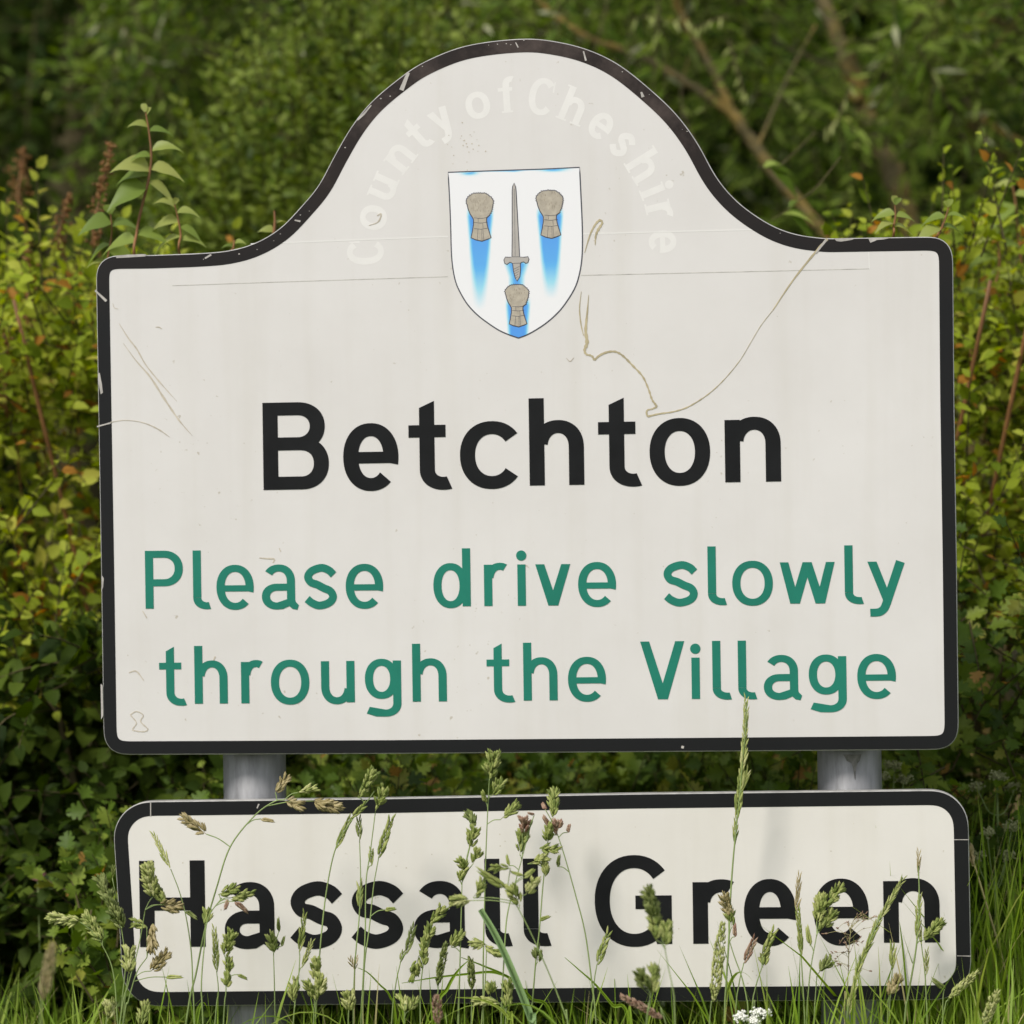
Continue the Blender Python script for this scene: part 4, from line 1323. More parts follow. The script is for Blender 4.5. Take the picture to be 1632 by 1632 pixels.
shoot('tall briar shoot with red stem and curled leaves above the left shoulder', [(232, 178), (238, 215), (241, 250), (236, 290), (226, 330), (218, 370), (216, 420)], .30,
      [(.02, 100, 30, 9), (.03, 75, 26, 8), (.12, 150, 34, 15), (.14, 20, 36, 14), (.30, 30, 50, 18), (.34, 160, 30, 14), (.42, 10, 46, 24), (.46, 165, 48, 30), (.44, 150, 62, 34), (.55, 185, 54, 40), (.50, -20, 40, 22), (.85, 10, 46, 26), (.9, 170, 50, 30)], r0=5)
shoot('small briar shoot with drooping pale leaves right beside the tall red one', [(278, 325), (284, 350), (288, 375), (287, 410)], .3,
      [(.05, 80, 22, 8), (.1, 140, 40, 22), (.2, 20, 34, 18), (.4, 170, 44, 24), (.5, -10, 30, 16), (.7, 190, 40, 24), (.75, 15, 36, 20)], r0=4)
shoot('leafy briar sprig with a round leaf at the left corner of the board', [(176, 340), (178, 370), (172, 410), (170, 440)], .35,
      [(.05, 100, 30, 16), (.2, 170, 46, 34), (.25, 20, 44, 34), (.5, 200, 36, 24), (.6, -10, 44, 30), (.8, 160, 30, 20)], r0=3.5)
shoot('short upright shoot with pale tip over the right shoulder of the board', [(1426, 326), (1427, 345), (1424, 362), (1422, 385)], .25,
      [(.02, 95, 26, 9), (.04, 70, 24, 9), (.3, 165, 34, 16), (.35, 15, 30, 15), (.6, 175, 30, 18), (.65, 0, 28, 20)], r0=4)
shoot('slanting pale shoot nearest the right corner of the Betchton board', [(1512, 330), (1506, 350), (1498, 370), (1490, 388)], .25,
      [(.02, 80, 24, 9), (.05, 110, 22, 8), (.25, 20, 30, 14), (.3, 170, 34, 18), (.55, 5, 32, 20), (.6, 185, 40, 24)], r0=4)
shoot('tall thin briar shoot at the right of the frame', [(1612, 288), (1618, 320), (1622, 370), (1628, 430), (1620, 500)], .85,
      [(.02, 100, 22, 8), (.1, 150, 34, 16), (.2, 10, 40, 20), (.3, 200, 44, 24), (.45, 170, 46, 28), (.5, 20, 40, 22), (.7, 185, 46, 28)], r0=4.5)
shoot('arching briar shoot reddening beside the right edge of the board', [(1588, 372), (1592, 400), (1590, 440), (1570, 490), (1548, 560)], .80,
      [(.03, 95, 24, 10), (.1, 160, 34, 18), (.2, 20, 40, 22), (.35, 175, 50, 28), (.5, 10, 44, 26), (.65, 180, 40, 24), (.8, 0, 44, 26)], r0=4.5)
shoot('low briar shoot with crinkled leaves close by the right border', [(1528, 455), (1534, 480), (1540, 520), (1546, 580)], .75,
      [(.02, 110, 26, 12), (.2, 20, 36, 20), (.3, 160, 30, 18), (.5, 10, 44, 26), (.7, 30, 40, 24)], r0=4)
shoot('bare red briar tip poking over the left curve of the arch', [(437, 335), (438, 355), (436, 375), (434, 400)], .35, [(.4, 40, 24, 12), (.6, 150, 26, 14)], r0=6)
shoot('small reddish briar tip at the foot of the left curve', [(374, 382), (372, 395), (370, 420)], .3, [(.3, 30, 22, 10), (.5, 150, 20, 10)], r0=5)
# willow sprig with one yellow leaf, hanging by the right curve
shoot('hanging willow sprig with narrow grey leaves by the right curve', [(1230, 350), (1255, 335), (1268, 322), (1300, 300), (1340, 250)], .9,
      [(.2, 20, 44, 10), (.25, -35, 54, 14), (.3, 60, 30, 10), (.15, 10, 46, 9)], mat='willow', r0=2, name='willow_sprig', cat='twig', stem='twig', ground=False)
shoot('pale willow sprig crossing the lower leaning limb', [(1205, 265), (1225, 268), (1245, 262), (1300, 210)], 1.2,
      [(.3, 15, 40, 14), (.4, -30, 44, 16), (.2, 40, 30, 10)], mat='willow', r0=2, name='willow_sprig', cat='twig', stem='twig', ground=False)
# willow catkins: spent whitish tufts on the twigs
def catkins(label, pts, Y):
    s = (D + Y) / FPX
    b0 = at(*pts[0], Y)
    root = thing('catkin_twig', label, 'twig', b0)
    m = Mesh()
    c = catmull([at(x, y, Y) for x, y in pts], 6)
    m.tube(c, np.linspace(2.0 * s, 1.0 * s, len(c)), 5)
    m.build('stem', M['twig'], root, origin=b0)
    m = Mesh()
    for p in c[2::3]:
        for _ in range(1):
            m.spindle(p, np.array((rng.normal(0, .5), rng.normal(0, .3), -1)), rng.uniform(16, 30) * s, rng.uniform(2.0, 3.2) * s, rng.uniform(.0, .6))
    m.build('catkin', TONE['p'], root, origin=b0)
catkins('spent pale catkins on the twig crossing the top limb', [(1095, 20), (1070, 35), (1040, 25), (1010, 30)], 2.0)
catkins('spent pale catkins hanging right of the forked limb', [(1160, 25), (1130, 35), (1110, 45), (1090, 30)], 2.0)
catkins('spent catkins on a thin twig before the thick limb', [(1362, 130), (1345, 165), (1332, 195), (1315, 205)], 2.0)
catkins('spent catkins on a drooping twig above the thick limb', [(1160, 60), (1175, 110), (1185, 145), (1190, 150)], 2.0)

# dock stalks, rusty seed spikes
def dock(label, path, Y, wpx=13):
    s = (D + Y) / FPX
    P = [at(x, y, Y) for x, y in path]
    b0 = np.array((P[-1][0], P[-1][1] + .5, 0))
    root = thing('dock_stalk', label, 'dock', b0)
    c = catmull(P + [np.array(P[-1]) + (0, .12, -.12), b0], 10)
    m = Mesh(); m.tube(c, 1.6 * s, 5); m.build('stem', M['redstem'], root, origin=b0)
    cc = catmull(P, 14)
    m = Mesh()
    for k, p in enumerate(cc):
        env = min(1, .35 + k / len(cc) * 1.2)
        for _ in range(3):
            q = p + rng.normal(size=3) * (wpx * s * .42 * env)
            m.spindle(q, rng.normal(size=3), 8 * s, 2.8 * s, rng.uniform(0, 1), 4)
    m.build('seed_head', M['dockseed'], root, origin=b0)
dock('rusty dock spike just left of the tall briar shoot', [(178, 228), (168, 275), (158, 320), (148, 390)], .75)
dock('short rusty dock spike low at the left corner of the board', [(112, 312), (100, 350), (92, 400)], .9, 14)
dock('tall rusty dock spike at the far left edge', [(38, 235), (32, 280), (28, 340)], 1.4, 22)
dock('rusty dock spike left of the board beside the thicket', [(46, 380), (46, 440), (44, 520)], .85, 14)
dock('rusty dock spike lowest on the left edge', [(10, 530), (12, 580), (10, 660)], .8, 16)

# ------------------------------------------------------------------ flowering grasses in front of the lower board
PAN = {0: z(0, 980, 2.503), 1: z(180, 1190, 3.692), 2: z(540, 1190, 3.692), 3: z(900, 1190, 3.692), 4: z(1230, 1190, 3.692)}
PK = {0: 2.503, 1: 3.692, 2: 3.692, 3: 3.692, 4: 3.692}

def head_mesh(kind, tip, base, wd, s):
    m = Mesh()
    ax = tip - base; L = np.linalg.norm(ax); ax = ax / L
    sd = unit(np.cross(ax, FV)); dp = FV
    m.tube([base, base + ax * L * .45, base + ax * L * .85], .5 * s, 4, .4)
    if kind == 'cock':            # bunched, overlapping spikelets fanning up and out
        n = max(9, int(L * wd / (20 * s * s)))
        for i in range(n):
            t = rng.uniform(0, .80) ** .9
            env = math.sin(math.pi * min(1, .25 + t * .75)) * .5 + .35
            off = rng.uniform(-1, 1)
            p = base + ax * (t * L) + sd * off * wd * .24 * env + dp * rng.uniform(-.22, .22) * wd
            a = unit(ax + sd * off * .55 + dp * rng.uniform(-.3, .3) + rng.normal(size=3) * .08)
            l = rng.uniform(11, 16) * s
            tb = rng.uniform(.05, .95)
            for k in range(3):
                m.spindle(p + a * (k * l * .20), unit(a + sd * (k - 1) * .16 + rng.normal(size=3) * .05), l * (1 - .12 * k), rng.uniform(2.3, 3.1) * s, np.clip(tb + rng.normal(0, .15), 0, 1), 5, .7)
    elif kind == 'rye':           # compact spike of alternate, closely pressed spikelets
        n = max(5, int(L / (4.6 * s)))
        for i in range(n):
            t = i / n * .93
            e = 1 if i % 2 else -1
            tp = (1 - .45 * t) * min(1, .6 + t * 3)
            p = base + ax * (t * L) + sd * e * wd * .13 * tp + dp * rng.uniform(-.1, .1) * wd
            a = unit(ax + sd * e * .13 + rng.normal(size=3) * .05)
            l = min(17 * s, L * .5) * rng.uniform(.85, 1.15) * (1 - .35 * t)
            tb = rng.uniform(.1, .9)
            for k in range(2):
                m.spindle(p + a * k * l * .22, unit(a + sd * e * .10 * k), l, wd * .19 * tp, np.clip(tb + rng.normal(0, .12), 0, 1), 5)
    elif kind == 'fox':           # dense soft cylinder
        n = int(max(50, L / s * 2.2))
        for i in range(n):
            t = rng.random()
            env = min(1, t * 6) * min(1, (1 - t) * 3.2 + .12)
            q = rng.uniform(0, 6.28)
            rad = sd * math.cos(q) + dp * math.sin(q)
            p = base + ax * (t * L * .95) + rad * wd * .30 * env
            m.spindle(p, unit(ax + rad * .38 + rng.normal(size=3) * .1), rng.uniform(6, 10) * s, rng.uniform(1.2, 1.9) * s, rng.random(), 4)
    elif kind == 'pod':           # a single flat spikelet of overlapping scales
        for i in range(7):
            t = i / 7
            e = 1 if i % 2 else -1
            p = base + ax * (t * L * .62) + sd * e * wd * .08
            m.spindle(p, unit(ax + sd * e * .20 * (1 - t)), L * .45, wd * .27, rng.uniform(.2, .9), 6, .6)
    return m

LEAF_N = {}
def stalk(label, pan, Y, stem, heads, tone='g', name='grass_stalk', leaf=None, group='flowering grass stalks before the lower board', rpx=1.3, cat='grass stalk'):
    f = PAN[pan]; k = PK[pan]
    s = (D + Y) / FPX
    P = [at(*f(x, y), Y) for x, y in stem]
    d = unit(P[-1] - P[-2]) if len(P) > 1 else np.array((0, 0, -1.0))
    d = unit(d + np.array((0, 0, -.6)))
    zz = P[-1][2]
    b = P[-1] + d * (zz / max(.2, -d[2])); b[2] = 0
    b[0] = np.clip(b[0], P[-1][0] - .12, P[-1][0] + .12)
    mid = (P[-1] + b) / 2 + d * .02
    root = thing(name, label, cat, b, 0, group)
    c = catmull(P + [mid, b], 10)
    m = Mesh()
    m.tube(c, np.linspace(.6 * rpx * s, 1.25 * rpx * s, len(c)), 6)
    heads_o = []
    cp = catmull(P, 12) if len(P) > 1 else np.array(P)
    for h in heads:
        kind, tx, ty, bx, by, wd = h[:6]
        tn = h[6] if len(h) > 6 else tone
        tip, bs = at(*f(tx, ty), Y), at(*f(bx, by), Y)
        jit = rng.uniform(-.012, .012)
        tip = tip + FV * jit
        dd = np.linalg.norm(cp - bs, axis=1)
        i = int(dd.argmin())
        if dd[i] > 2.5 * s:      # a fine side branch up to this head
            lower = [j for j in range(len(cp)) if cp[j][2] < bs[2] - 6 * s]
            j = min(lower, key=lambda q: dd[q]) if lower else i
            m.tube(catmull([cp[j], (cp[j] + bs) / 2 + np.array((0, 0, 3 * s)), bs], 5), .6 * rpx * s, 5)
        heads_o.append((head_mesh(kind, tip, bs, wd * (1.15 if kind in ('cock', 'rye') else 1) / k * s, s), tn))
    m.build('stem', M['stem_t'] if tone in 't' else M['stem_g'], root, origin=b)
    for hm, tn in heads_o:
        hm.build('seed_head', TONE[tn], root, origin=b)
    # two leaves low on the stem
    for q in range(2):
        lm = Mesh()
        i = int(len(c) * rng.uniform(.72, .92)); i = min(i, len(c) - 3)
        p = c[i]; hd = rng.uniform(0, 6.28)
        dirv = np.array((math.cos(hd), math.sin(hd) * .6, 0))
        ts = np.linspace(0, 1, 9)[:, None]; ln = rng.uniform(.10, .22)
        Q = p + dirv * ln * ts ** 1.2 * .7 + np.array((0, 0, 1)) * ln * (ts * .9 - ts ** 2 * .75)
        Wv = np.interp(ts[:, 0], (0, .3, 1), (.0016, .0026, .0003))
        lm.ribbon(Q, Wv, np.array((0, -.3, 1.0)), rng.uniform(.2, .8))
        lm.build('leaf', M['grass'], root, origin=b)
    return root

NR, MD, FR = -.10, -.16, -.42      # distances in front of the board
# panel 1: H a s
stalk('fluffy yellow green cocksfoot head covering the left upright of the H', 1, MD, [(190, 960), (150, 1180), (90, 1400), (40, 1630)], [('cock', 200, 670, 240, 880, 90, 'p'), ('cock', 215, 790, 300, 930, 70), ('cock', 400, 950, 270, 930, 60, 't')])
stalk('drooping tan cocksfoot head curling under the H', 1, NR, [(200, 1240), (140, 1330), (90, 1500), (60, 1640)], [('cock', 130, 1040, 200, 1060, 40), ('cock', 235, 1215, 235, 1040, 50, 't'), ('cock', 320, 1215, 225, 1320, 60, 't'), ('pod', 425, 1350, 310, 1355, 40, 'p')])
stalk('long arching stalk with drooping tan head over the left post', 1, NR, [(1010, 312), (945, 325), (830, 410), (690, 590), (610, 830), (545, 1060), (490, 1330), (430, 1630)], [('cock', 1340, 365, 1180, 320, 80, 't'), ('cock', 1120, 350, 1010, 318, 50, 't'), ('cock', 1030, 175, 955, 270, 40, 't'), ('cock', 1180, 240, 1090, 270, 36, 'p'), ('pod', 960, 440, 870, 425, 45, 't'), ('cock', 410, 410, 550, 515, 50, 't')], rpx=1.5)
stalk('single slim straw coloured spikelet over the top of the H', 1, NR, [(340, 720), (390, 850), (430, 1000), (460, 1200), (470, 1400), (480, 1640)], [('rye', 225, 500, 335, 715, 30, 'p'), ('pod', 510, 1010, 430, 965, 45, 'd')])
stalk('green and pinkish cocksfoot cluster before the first a', 1, MD, [(640, 890), (560, 1010), (535, 1200), (520, 1420), (530, 1640)], [('cock', 820, 865, 690, 890, 50), ('cock', 735, 825, 620, 870, 44), ('pod', 800, 990, 720, 910, 50, 'r'), ('pod', 655, 970, 680, 900, 40, 'r'), ('cock', 555, 980, 540, 1050, 40)])
stalk('slim green spike right of the H', 1, NR, [(610, 1320), (620, 1450), (600, 1640)], [('rye', 595, 1050, 610, 1330, 32)])
stalk('thick green cocksfoot spike before the foot of the first a', 1, MD, [(665, 1250), (665, 1440), (650, 1640)], [('cock', 710, 1070, 655, 1230, 60), ('cock', 680, 1240, 665, 1420, 44), ('pod', 795, 1375, 735, 1340, 40)])
stalk('small dark cocksfoot tuft at the tail of the first a', 1, NR, [(945, 1215), (950, 1400), (955, 1640)], [('cock', 930, 1110, 945, 1215, 44), ('pod', 975, 990, 975, 1090, 34, 'd'), ('pod', 1010, 1110, 990, 1175, 34, 'd')])
stalk('paired slender green spikes under the first s', 1, NR, [(1100, 1220), (1090, 1380), (1060, 1640)], [('rye', 1135, 960, 1095, 1210, 34), ('rye', 1180, 1125, 1110, 1300, 28, 'p'), ('cock', 1060, 1370, 1060, 1500, 44)])
stalk('feathery pale green head at the border under the first s', 1, MD, [(1190, 1480), (1180, 1640)], [('cock', 1195, 1250, 1190, 1390, 50), ('cock', 1230, 1340, 1200, 1500, 60, 'p'), ('cock', 1150, 1380, 1180, 1490, 44)])
stalk('tall curving stalk crossing the first s up to the gap between boards', 1, NR, [(1540, 260), (1490, 330), (1400, 440), (1310, 600), (1255, 860), (1220, 1180), (1205, 1440), (1190, 1640)], [('cock', 1545, 130, 1440, 300, 50), ('rye', 1485, 340, 1400, 420, 44), ('rye', 1400, 410, 1310, 600, 40)])
# panel 2: s a l l
stalk('upright stalk with one oval green head on the upper edge of the board', 2, NR, [(215, 385), (185, 620), (160, 800), (155, 1100), (140, 1430), (130, 1640)], [('cock', 275, 235, 215, 380, 46), ('rye', 190, 600, 192, 700, 34)])
stalk('stalk with a knobbly green spike above the second s', 2, NR, [(235, 650), (205, 820), (180, 1060), (150, 1300), (140, 1640)], [('rye', 315, 400, 232, 655, 52), ('pod', 345, 945, 270, 960, 44)])
stalk('thin stalk with a small dark spikelet left of the second s', 2, NR, [(122, 550), (128, 780), (120, 1000), (95, 1280), (85, 1640)], [('rye', 115, 420, 122, 550, 34, 'd'), ('rye', 120, 800, 122, 960, 40)])
stalk('zigzag green cocksfoot spike above the second a', 2, NR, [(725, 800), (720, 1000), (712, 1300), (705, 1640)], [('cock', 760, 395, 800, 480, 44, 'd'), ('cock', 800, 470, 765, 600, 56), ('cock', 820, 610, 790, 690, 40), ('cock', 705, 650, 745, 730, 40), ('cock', 735, 690, 705, 790, 36)])
stalk('tallest cocksfoot stalk with bushy head between the boards', 2, NR, [(885, 200), (875, 400), (865, 640), (858, 900), (850, 1250), (850, 1640)], [('cock', 920, 30, 890, 190, 96), ('pod', 840, 245, 865, 330, 50), ('cock', 955, 200, 900, 290, 44), ('cock', 1050, 345, 950, 430, 46)])
stalk('pinkish open cocksfoot head above the two ls', 2, MD, [(1080, 650), (1030, 830), (990, 1000), (975, 1200), (955, 1640)], [('cock', 1090, 430, 1080, 510, 60, 'r'), ('cock', 1085, 490, 1065, 640, 66), ('pod', 1105, 385, 1150, 400, 30, 'r'), ('pod', 985, 630, 1000, 700, 34), ('pod', 1125, 470, 1135, 430, 30, 'r')])
stalk('tall stalk with stacked green and pink heads at the last l', 2, NR, [(1240, 480), (1220, 640), (1200, 830), (1180, 1080), (1160, 1250), (1140, 1500), (1130, 1640)], [('cock', 1268, 245, 1260, 420, 46), ('pod', 1195, 395, 1245, 475, 50, 'r'), ('cock', 1285, 440, 1285, 520, 40, 'r'), ('cock', 1225, 470, 1230, 570, 44), ('cock', 1285, 600, 1180, 600, 40), ('cock', 1215, 650, 1110, 690, 36, 'p'), ('cock', 1210, 670, 1215, 765, 36), ('pod', 1250, 990, 1180, 1020, 40), ('cock', 1165, 1190, 1170, 1270, 40, 'd')])
stalk('pink tipped stalk bending right between Hassall and Green', 2, NR, [(1290, 525), (1330, 650), (1395, 880), (1450, 1100), (1490, 1400), (1515, 1640)], [('pod', 1195, 330, 1215, 370, 46, 'r'), ('pod', 1360, 450, 1345, 505, 46, 'r'), ('pod', 1300, 625, 1285, 705, 38, 'd')], tone='g')
stalk('broad flat green spikelets spreading across the two ls', 2, FR + .12, [(990, 860), (1060, 960), (1160, 1160), (1260, 1390), (1340, 1600), (1350, 1650)], [('pod', 795, 700, 985, 840, 66), ('cock', 1010, 810, 1065, 935, 60), ('cock', 670, 905, 780, 905, 50, 'p'), ('cock', 850, 800, 790, 890, 44), ('cock', 900, 710, 1010, 715, 30), ('pod', 1000, 735, 1085, 760, 36), ('pod', 1160, 720, 1090, 770, 50), ('cock', 1160, 780, 1100, 870, 46, 'p')])
stalk('curved dangling green spikes before the second a', 2, NR, [(545, 1060), (500, 1260), (480, 1450), (480, 1640)], [('cock', 610, 950, 540, 1040, 40), ('cock', 545, 1040, 500, 1190, 44), ('cock', 505, 1150, 495, 1290, 36), ('cock', 440, 1370, 470, 1230, 36)])
stalk('dark narrow spike between the second s and the second a', 2, NR, [(365, 1260), (335, 1400), (310, 1640)], [('rye', 445, 1050, 395, 1220, 44, 'd'), ('rye', 385, 1200, 360, 1270, 34, 'd')])
stalk('long dark foxtail spike under the second a', 2, MD, [(585, 1400), (580, 1640)], [('fox', 630, 1150, 580, 1410, 44, 'd')])
stalk('small green cocksfoot knot at the tail of the second a', 2, NR, [(715, 1190), (710, 1420), (700, 1640)], [('cock', 710, 1095, 660, 1180, 56)])
stalk('knotted yellow green head at the foot of the first l', 2, MD, [(870, 1190), (860, 1400), (840, 1640)], [('cock', 770, 1160, 870, 1165, 40, 'p'), ('cock', 940, 1215, 860, 1170, 44)])
stalk('dark bottle shaped foxtail under the first l', 2, MD, [(785, 1420), (780, 1640)], [('fox', 775, 1240, 785, 1430, 40, 'd')])
stalk('pinkish soft foxtail at the lower border under the second a', 2, FR + .1, [(585, 1620), (585, 1700)], [('fox', 575, 1460, 585, 1640, 66, 'r')])
stalk('pale stubby head on the lower border under the second s', 2, MD, [(390, 1520), (385, 1640)], [('cock', 365, 1470, 390, 1560, 50, 'p'), ('cock', 440, 1490, 410, 1560, 50)])
stalk('yellow withered tuft left of the second s', 2, NR, [(95, 1300), (92, 1450), (90, 1640)], [('rye', 65, 1230, 90, 1310, 24, 't'), ('rye', 100, 1240, 95, 1310, 24, 't')], tone='t')
stalk('plump green heads on the border under the two ls', 2, MD, [(985, 1560), (980, 1640)], [('cock', 900, 1400, 890, 1470, 60), ('cock', 990, 1370, 990, 1540, 60), ('cock', 800, 1490, 940, 1510, 40, 'p')])
stalk('fuzzy pale head on the border below the first s of Hassall', 2, MD, [(60, 1560), (55, 1640)], [('cock', 60, 1440, 60, 1560, 70, 'p')])
# panel 3: G r e
stalk('small green head leaning at the left of the G', 3, NR, [(190, 1280), (175, 1370), (165, 1500), (150, 1640)], [('rye', 262, 1090, 190, 1285, 48)])
stalk('blurred dark cocksfoot head in front of the bar of the G', 3, FR, [(590, 1190), (610, 1300), (640, 1450), (650, 1640)], [('cock', 485, 815, 520, 1000, 80, 'd'), ('cock', 520, 930, 540, 1140, 80), ('cock', 600, 1040, 590, 1180, 80)])
stalk('blurred squat cocksfoot head below the G', 3, FR, [(505, 1450), (495, 1550), (480, 1640)], [('cock', 430, 1310, 480, 1430, 70, 'd'), ('cock', 530, 1300, 510, 1450, 80)])
stalk('tall slender ryegrass spike reaching up to the word Village', 3, NR, [(1070, -260), (1064, -100), (1042, 130), (1028, 300), (1010, 470), (990, 680), (975, 900), (965, 1150), (950, 1400), (940, 1640)], [('rye', 1072, -300, 1061, -50, 28, 'p'), ('rye', 1064, -100, 1045, 140, 40, 'p'), ('rye', 1050, 60, 1015, 420, 46), ('rye', 1080, 130, 1045, 260, 26, 'p'), ('rye', 1015, 400, 1000, 580, 30)], rpx=1.5)
stalk('tan and pink tipped stalk right of the r of Green', 3, NR, [(965, 1130), (1000, 1240), (1040, 1350), (1070, 1480), (1085, 1640)], [('cock', 930, 855, 965, 1010, 48, 't'), ('cock', 960, 940, 985, 1060, 44), ('pod', 1000, 1030, 1000, 1120, 44, 'r')])
stalk('large soft green foxtail leaning under the r of Green', 3, FR + .2, [(870, 1490), (850, 1640)], [('fox', 935, 1030, 875, 1500, 80, 'p')])
stalk('purplish narrow spikelet left of the first e foot', 3, NR, [(1055, 1270), (1025, 1400), (1000, 1640)], [('rye', 1115, 1120, 1055, 1275, 46, 'r')])
stalk('forked green head under the first e of Green', 3, NR, [(1160, 1300), (1120, 1430), (1095, 1640)], [('rye', 1240, 1075, 1165, 1230, 52), ('cock', 1185, 1215, 1165, 1300, 40)])
stalk('purple grass spike lying over the border under the G', 3, FR + .1, [(570, 1590), (600, 1650)], [('fox', 330, 1460, 580, 1600, 44, 'r')])
# panel 4: e n
stalk('needle thin green spike left of the second e of Green', 4, NR, [(145, 960), (170, 1200), (185, 1440), (195, 1640)], [('rye', 163, 740, 145, 980, 26, 't'), ('rye', 150, 930, 175, 1230, 32)])
stalk('big green cocksfoot head over the second e of Green', 4, MD, [(265, 1105), (230, 1300), (215, 1450), (205, 1640)], [('cock', 410, 815, 310, 940, 60), ('cock', 300, 870, 265, 1030, 84), ('cock', 375, 960, 280, 1090, 66), ('pod', 205, 1040, 225, 1170, 48)])
stalk('long leaning green ryegrass spike between the e and the n', 4, MD, [(770, 770), (640, 1000), (560, 1180), (500, 1320), (460, 1500), (440, 1640)], [('rye', 775, 755, 640, 1010, 28, 'p'), ('rye', 660, 960, 540, 1230, 36), ('rye', 570, 1150, 490, 1360, 36), ('rye', 510, 1290, 450, 1580, 36, 'p')], rpx=1.8)
stalk('thin upright spike rising through the n of Green', 4, NR, [(862, 700), (868, 880), (860, 1080), (840, 1250), (800, 1480), (780, 1640)], [('rye', 868, 610, 860, 760, 18, 't'), ('rye', 875, 850, 850, 1130, 30, 'p'), ('cock', 995, 1030, 890, 1140, 54)], rpx=1.6)
stalk('small pointed head under the left leg of the n', 4, NR, [(710, 1300), (700, 1450), (690, 1640)], [('rye', 710, 1160, 710, 1310, 40)])
stalk('tan stubby head on the border under the n', 4, MD, [(690, 1460), (680, 1640)], [('cock', 740, 1345, 690, 1470, 60, 't')])
stalk('dark ragged little head under the second e of Green', 4, NR, [(265, 1350), (255, 1500), (250, 1640)], [('cock', 350, 1255, 265, 1345, 50, 'd')])
stalk('pale foxtail slanting past the lower right corner of the board', 4, MD, [(1040, 1480), (1000, 1640)], [('fox', 1215, 1325, 1040, 1480, 48, 'p')])
stalk('brown bent head at the lower right corner of the white face', 4, MD, [(1010, 1440), (1005, 1640)], [('pod', 930, 1355, 1020, 1430, 56, 'd')])
stalk('thick pale foxtail right of the lower board', 4, FR + .15, [(1255, 1600), (1240, 1660)], [('fox', 1325, 1430, 1250, 1640, 70, 'p')])
stalk('long green leaf stalk pair crossing the right leg of the n', 4, NR, [(880, 1160), (900, 1320), (910, 1500), (915, 1640)], [('rye', 870, 1000, 880, 1170, 26, 'p'), ('rye', 905, 1180, 910, 1340, 24, 'p')])
stalk('straw tinted bent stem right of the lower board', 4, .10, [(1180, 650), (1240, 850), (1330, 1150), (1400, 1420), (1450, 1640)], [('cock', 1165, 600, 1180, 700, 40, 't')], tone='t', rpx=2.2)
# panel 0: lower left
stalk('grey green cocksfoot head bent left beside the lower board', 0, NR, [(400, 1300), (450, 1420), (470, 1640)], [('cock', 185, 1205, 320, 1225, 40, 'p'), ('cock', 330, 1200, 410, 1300, 50)])
stalk('fuzzy green head against the left border of the lower board', 0, NR, [(485, 1250), (500, 1400), (480, 1640)], [('cock', 395, 1045, 440, 1150, 44, 'd'), ('cock', 430, 1100, 490, 1250, 60, 'd'), ('rye', 458, 995, 448, 1050, 12)])
stalk('pale bushy head at the lower left corner of the lower board', 0, MD, [(512, 1430), (490, 1640)], [('cock', 510, 1330, 515, 1430, 52, 'p')])
stalk('blurred straw foxtail low at the far left', 0, -.75, [(170, 1530), (160, 1660)], [('fox', 210, 1310, 170, 1540, 56, 't')])
stalk('low pale head left of the lower left post', 0, MD, [(430, 1600), (420, 1660)], [('cock', 440, 1540, 430, 1620, 44, 'p'), ('cock', 575, 1560, 560, 1640, 40, 'g')])

# wispy bent panicle right of the second e
def wisp():
    Y = NR; s = (D + Y) / FPX; f = PAN[4]
    P = [at(*f(x, y), Y) for x, y in [(470, 1040), (455, 1180), (450, 1320), (440, 1480), (430, 1640)]]
    b = np.array((P[-1][0], P[-1][1], 0))
    root = thing('grass_stalk', 'wispy bent grass with hair thin branches under the second e of Green', 'grass stalk', b, 0, 'flowering grass stalks before the lower board')
    m = Mesh(); c = catmull(P + [b], 10)
    m.tube(c, np.linspace(.5 * s, 1.1 * s, len(c)), 5)
    h = Mesh()
    cp = catmull(P[:3], 12)
    for i in range(30):
        p = cp[int(rng.integers(0, len(cp)))]
        a = rng.uniform(0, 6.28)
        e = p + (RV * math.cos(a) * rng.uniform(15, 55) + UV * (rng.uniform(-12, 26)) + FV * math.sin(a) * 30) * s
        q = catmull([p, (p + e) / 2 + UV * 5 * s, e], 4)
        m.tube(q, .32 * s, 4)
        for _ in range(3):
            k = q[int(rng.integers(3, len(q)))]
            h.spindle(k, unit(e - p + rng.normal(size=3) * .01), rng.uniform(5, 8) * s, 1.0 * s, rng.random(), 4)
    m.build('stem', M['stem_t'], root, origin=b)
    h.build('seed_head', TONE['r'], root, origin=b)
wisp()

# single blades that show clearly
def blade(label, pan, Y, pts, wd, tint=.5, mat='blade', nrm=(0.2, -1, .3)):
    f = PAN[pan]; k = PK[pan]; s = (D + Y) / FPX
    P = [at(*f(x, y), Y) for x, y in pts]
    b = P[-1] + unit(P[-1] - P[-2]) * .05; b = np.array((b[0], b[1], 0))
    root = thing('grass_shoot', label, 'grass', b, 0, 'single grass blades before the lower board')
    c = catmull(P + [(P[-1] + b) / 2, b], 8)
    Wv = np.interp(np.linspace(0, 1, len(c)), np.linspace(0, 1, len(wd)), wd) / k * s * .5
    m = Mesh(); m.ribbon(c, Wv, np.array(nrm), tint, .3)
    m.build('leaf', M[mat], root, origin=b)
blade('broad blue green folded blade crossing the first l', 2, MD - .05, [(832, 958), (905, 1080), (975, 1220), (1060, 1420), (1130, 1600), (1140, 1660)], [34, 40, 43, 45, 46, 40, 34], .6)
blade('thin blade lying level across the border under the second a', 2, NR, [(370, 1392), (560, 1360), (760, 1338), (920, 1330), (1040, 1400), (1120, 1640)], [3, 12, 16, 18, 16, 16], .3, 'grass')
